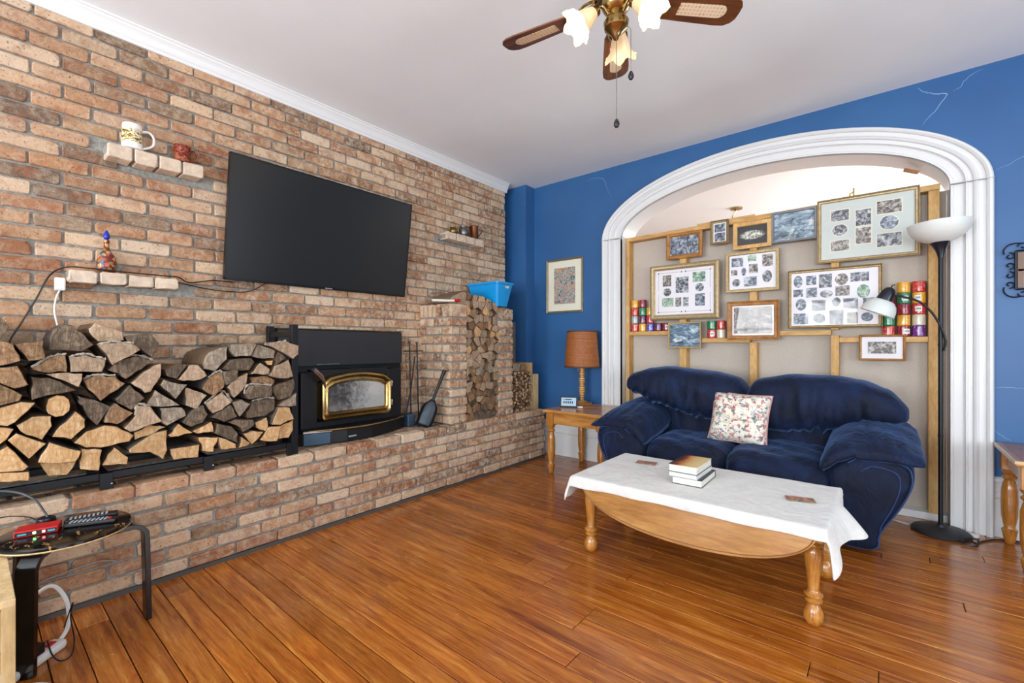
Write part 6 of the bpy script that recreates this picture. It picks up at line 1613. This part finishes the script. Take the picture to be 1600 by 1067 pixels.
MB().box((.033, -.0425, .008), (.054, -.0415, .015)).box((-.05, -.0425, .008), (-.026, -.0415, .014)).build('port_label', simple('port_teal', '4f9aa8', .4), rt, local=True)
def remote(x_, y_, rz, lab, dz=0):
    r_ = thing('remote_control', lab, 'remote control', (x_, y_, SH+.001+dz), (0, 0, rz), 'remote controls on the stool')
    MB().box((-.022, -.085, 0), (.022, .085, .016)).build('case', M['plastic_black'], r_, bev=.005, local=True)
    m = MB()
    for i in range(3):
        for j in range(9): m.box((-.014+i*.011, -.068+j*.014, .016), (-.008+i*.011, -.061+j*.014, .0185))
    tag(m.build('buttons', simple('button_grey', '9a9da2', .5) if 'button_grey' not in bpy.data.materials else bpy.data.materials['button_grey'], r_, local=True), kind='stuff')
    return r_
remote(.645, .345, -.22, 'black remote control on the stool nearest the brick hearth')
r2 = remote(.715, .335, -.48, 'second black remote control on the stool, slightly overlapping in front')
MB().box((-.008, .055, .016), (.008, .066, .019)).build('red_button', M['red_plastic'], r2, local=True)
ad_ = thing('black_adapter', 'small round black adapter behind the red box on the stool', 'adapter', (.555, .215, SH+.001))
MB().lathe([(.03, 0), (.032, .006), (.028, .022), (.015, .028), (0, .03)], n=20).build('adapter_body', M['plastic_black'], ad_, smooth=True, local=True)
cable('stool_cable', [(.57, .22, SH+.02), (.56, .21, .50), (.55, .18, .56), (.52, .12, .60), (.50, .03, .61), (.5, -.08, .56), (.52, -.16, .40), (.50, -.2, .1)], .0042, simple('cable_grey', '4a4c50', .4), 'thick dark grey cable looping up from the stool in front of the rack')
cable('thin_cable', [(.60, .20, SH+.012), (.59, .16, SH+.05), (.60, .08, SH+.07), (.64, 0, SH+.04), (.68, -.08, .40), (.7, -.15, .2)], .0022, M['plastic_black'], 'thin black wire curling left off the stool')
ps = thing('power_strip', 'white power strip with red switch on the floor under the stool', 'power strip', (.83, .145, 0.001), (0, 0, 2.32))
MB().box((-.13, -.03, 0), (.13, .03, .035)).build('strip_body', M['plastic_white'], ps, bev=.012, local=True)
MB().box((.07, -.012, .035), (.10, .012, .040)).build('switch', M['red_plastic'], ps, local=True)
MB().box((-.01, -.022, .035), (.045, .022, .075)).build('plug_in_adapter', M['plastic_black'], ps, bev=.004, local=True)
cable('white_cable', [(.75, .23, .02), (.715, .262, .05), (.695, .268, .11), (.68, .258, .17), (.665, .225, .222), (.65, .18, .20), (.645, .13, .13), (.66, .09, .06)], .0075, M['plastic_white'], 'thick white power cord looping under the stool')
cable('grey_cable', [(.47, .47, .17), (.475, .40, .20), (.48, .32, .20), (.48, .22, .185), (.5, .1, .16)], .003, simple('cable_pale_grey', '8f8f8d', .5), 'thin grey cable on the hearth face behind the stool')
cable('black_loop_cable', [(.74, .25, .07), (.745, .275, .16), (.73, .27, .10), (.78, .275, .03), (.85, .26, .006), (.87, .23, .006), (.83, .21, .02), (.78, .20, .06)], .0025, M['plastic_black'], 'thin black wire looped on the floor beside the power strip')
cable('floor_cable', [(.95, .13, .006), (.98, .17, .006), (1.05, .2, .006), (1.14, .16, .006), (1.2, .08, .006)], .005, M['plastic_white'], 'white cable on the floor at the bottom left edge')

# pine crate corner at the far left
cr = thing('pine_cabinet', 'pale pine cabinet corner at the bottom left edge of the picture', 'cabinet', (1.15, -.1, 0))
CX_, CY_ = 1.21, .098; CZ_ = .42
MB().box((.70, CY_-.5, CZ_-.022), (CX_, CY_, CZ_)).build('cabinet_top', M['pine_pale'], cr, bev=.002)
for (a, b) in ((CX_-.03, CY_-.03), (.70, CY_-.03), (CX_-.03, CY_-.5), (.70, CY_-.5)): MB().box((a, b, 0), (a+.03, b+.03, CZ_-.022)).build('post', M['pine_pale'], cr, bev=.002)
for z_ in (.02, .20, .33): MB().box((CX_-.022, CY_-.47, z_), (CX_-.004, CY_-.03, z_+.06)).build('rail', M['pine_pale'], cr, bev=.002)
MB().box((.72, CY_-.02, .02), (CX_-.03, CY_-.008, CZ_-.022)).build('side_panel', M['pine_pale'], cr)
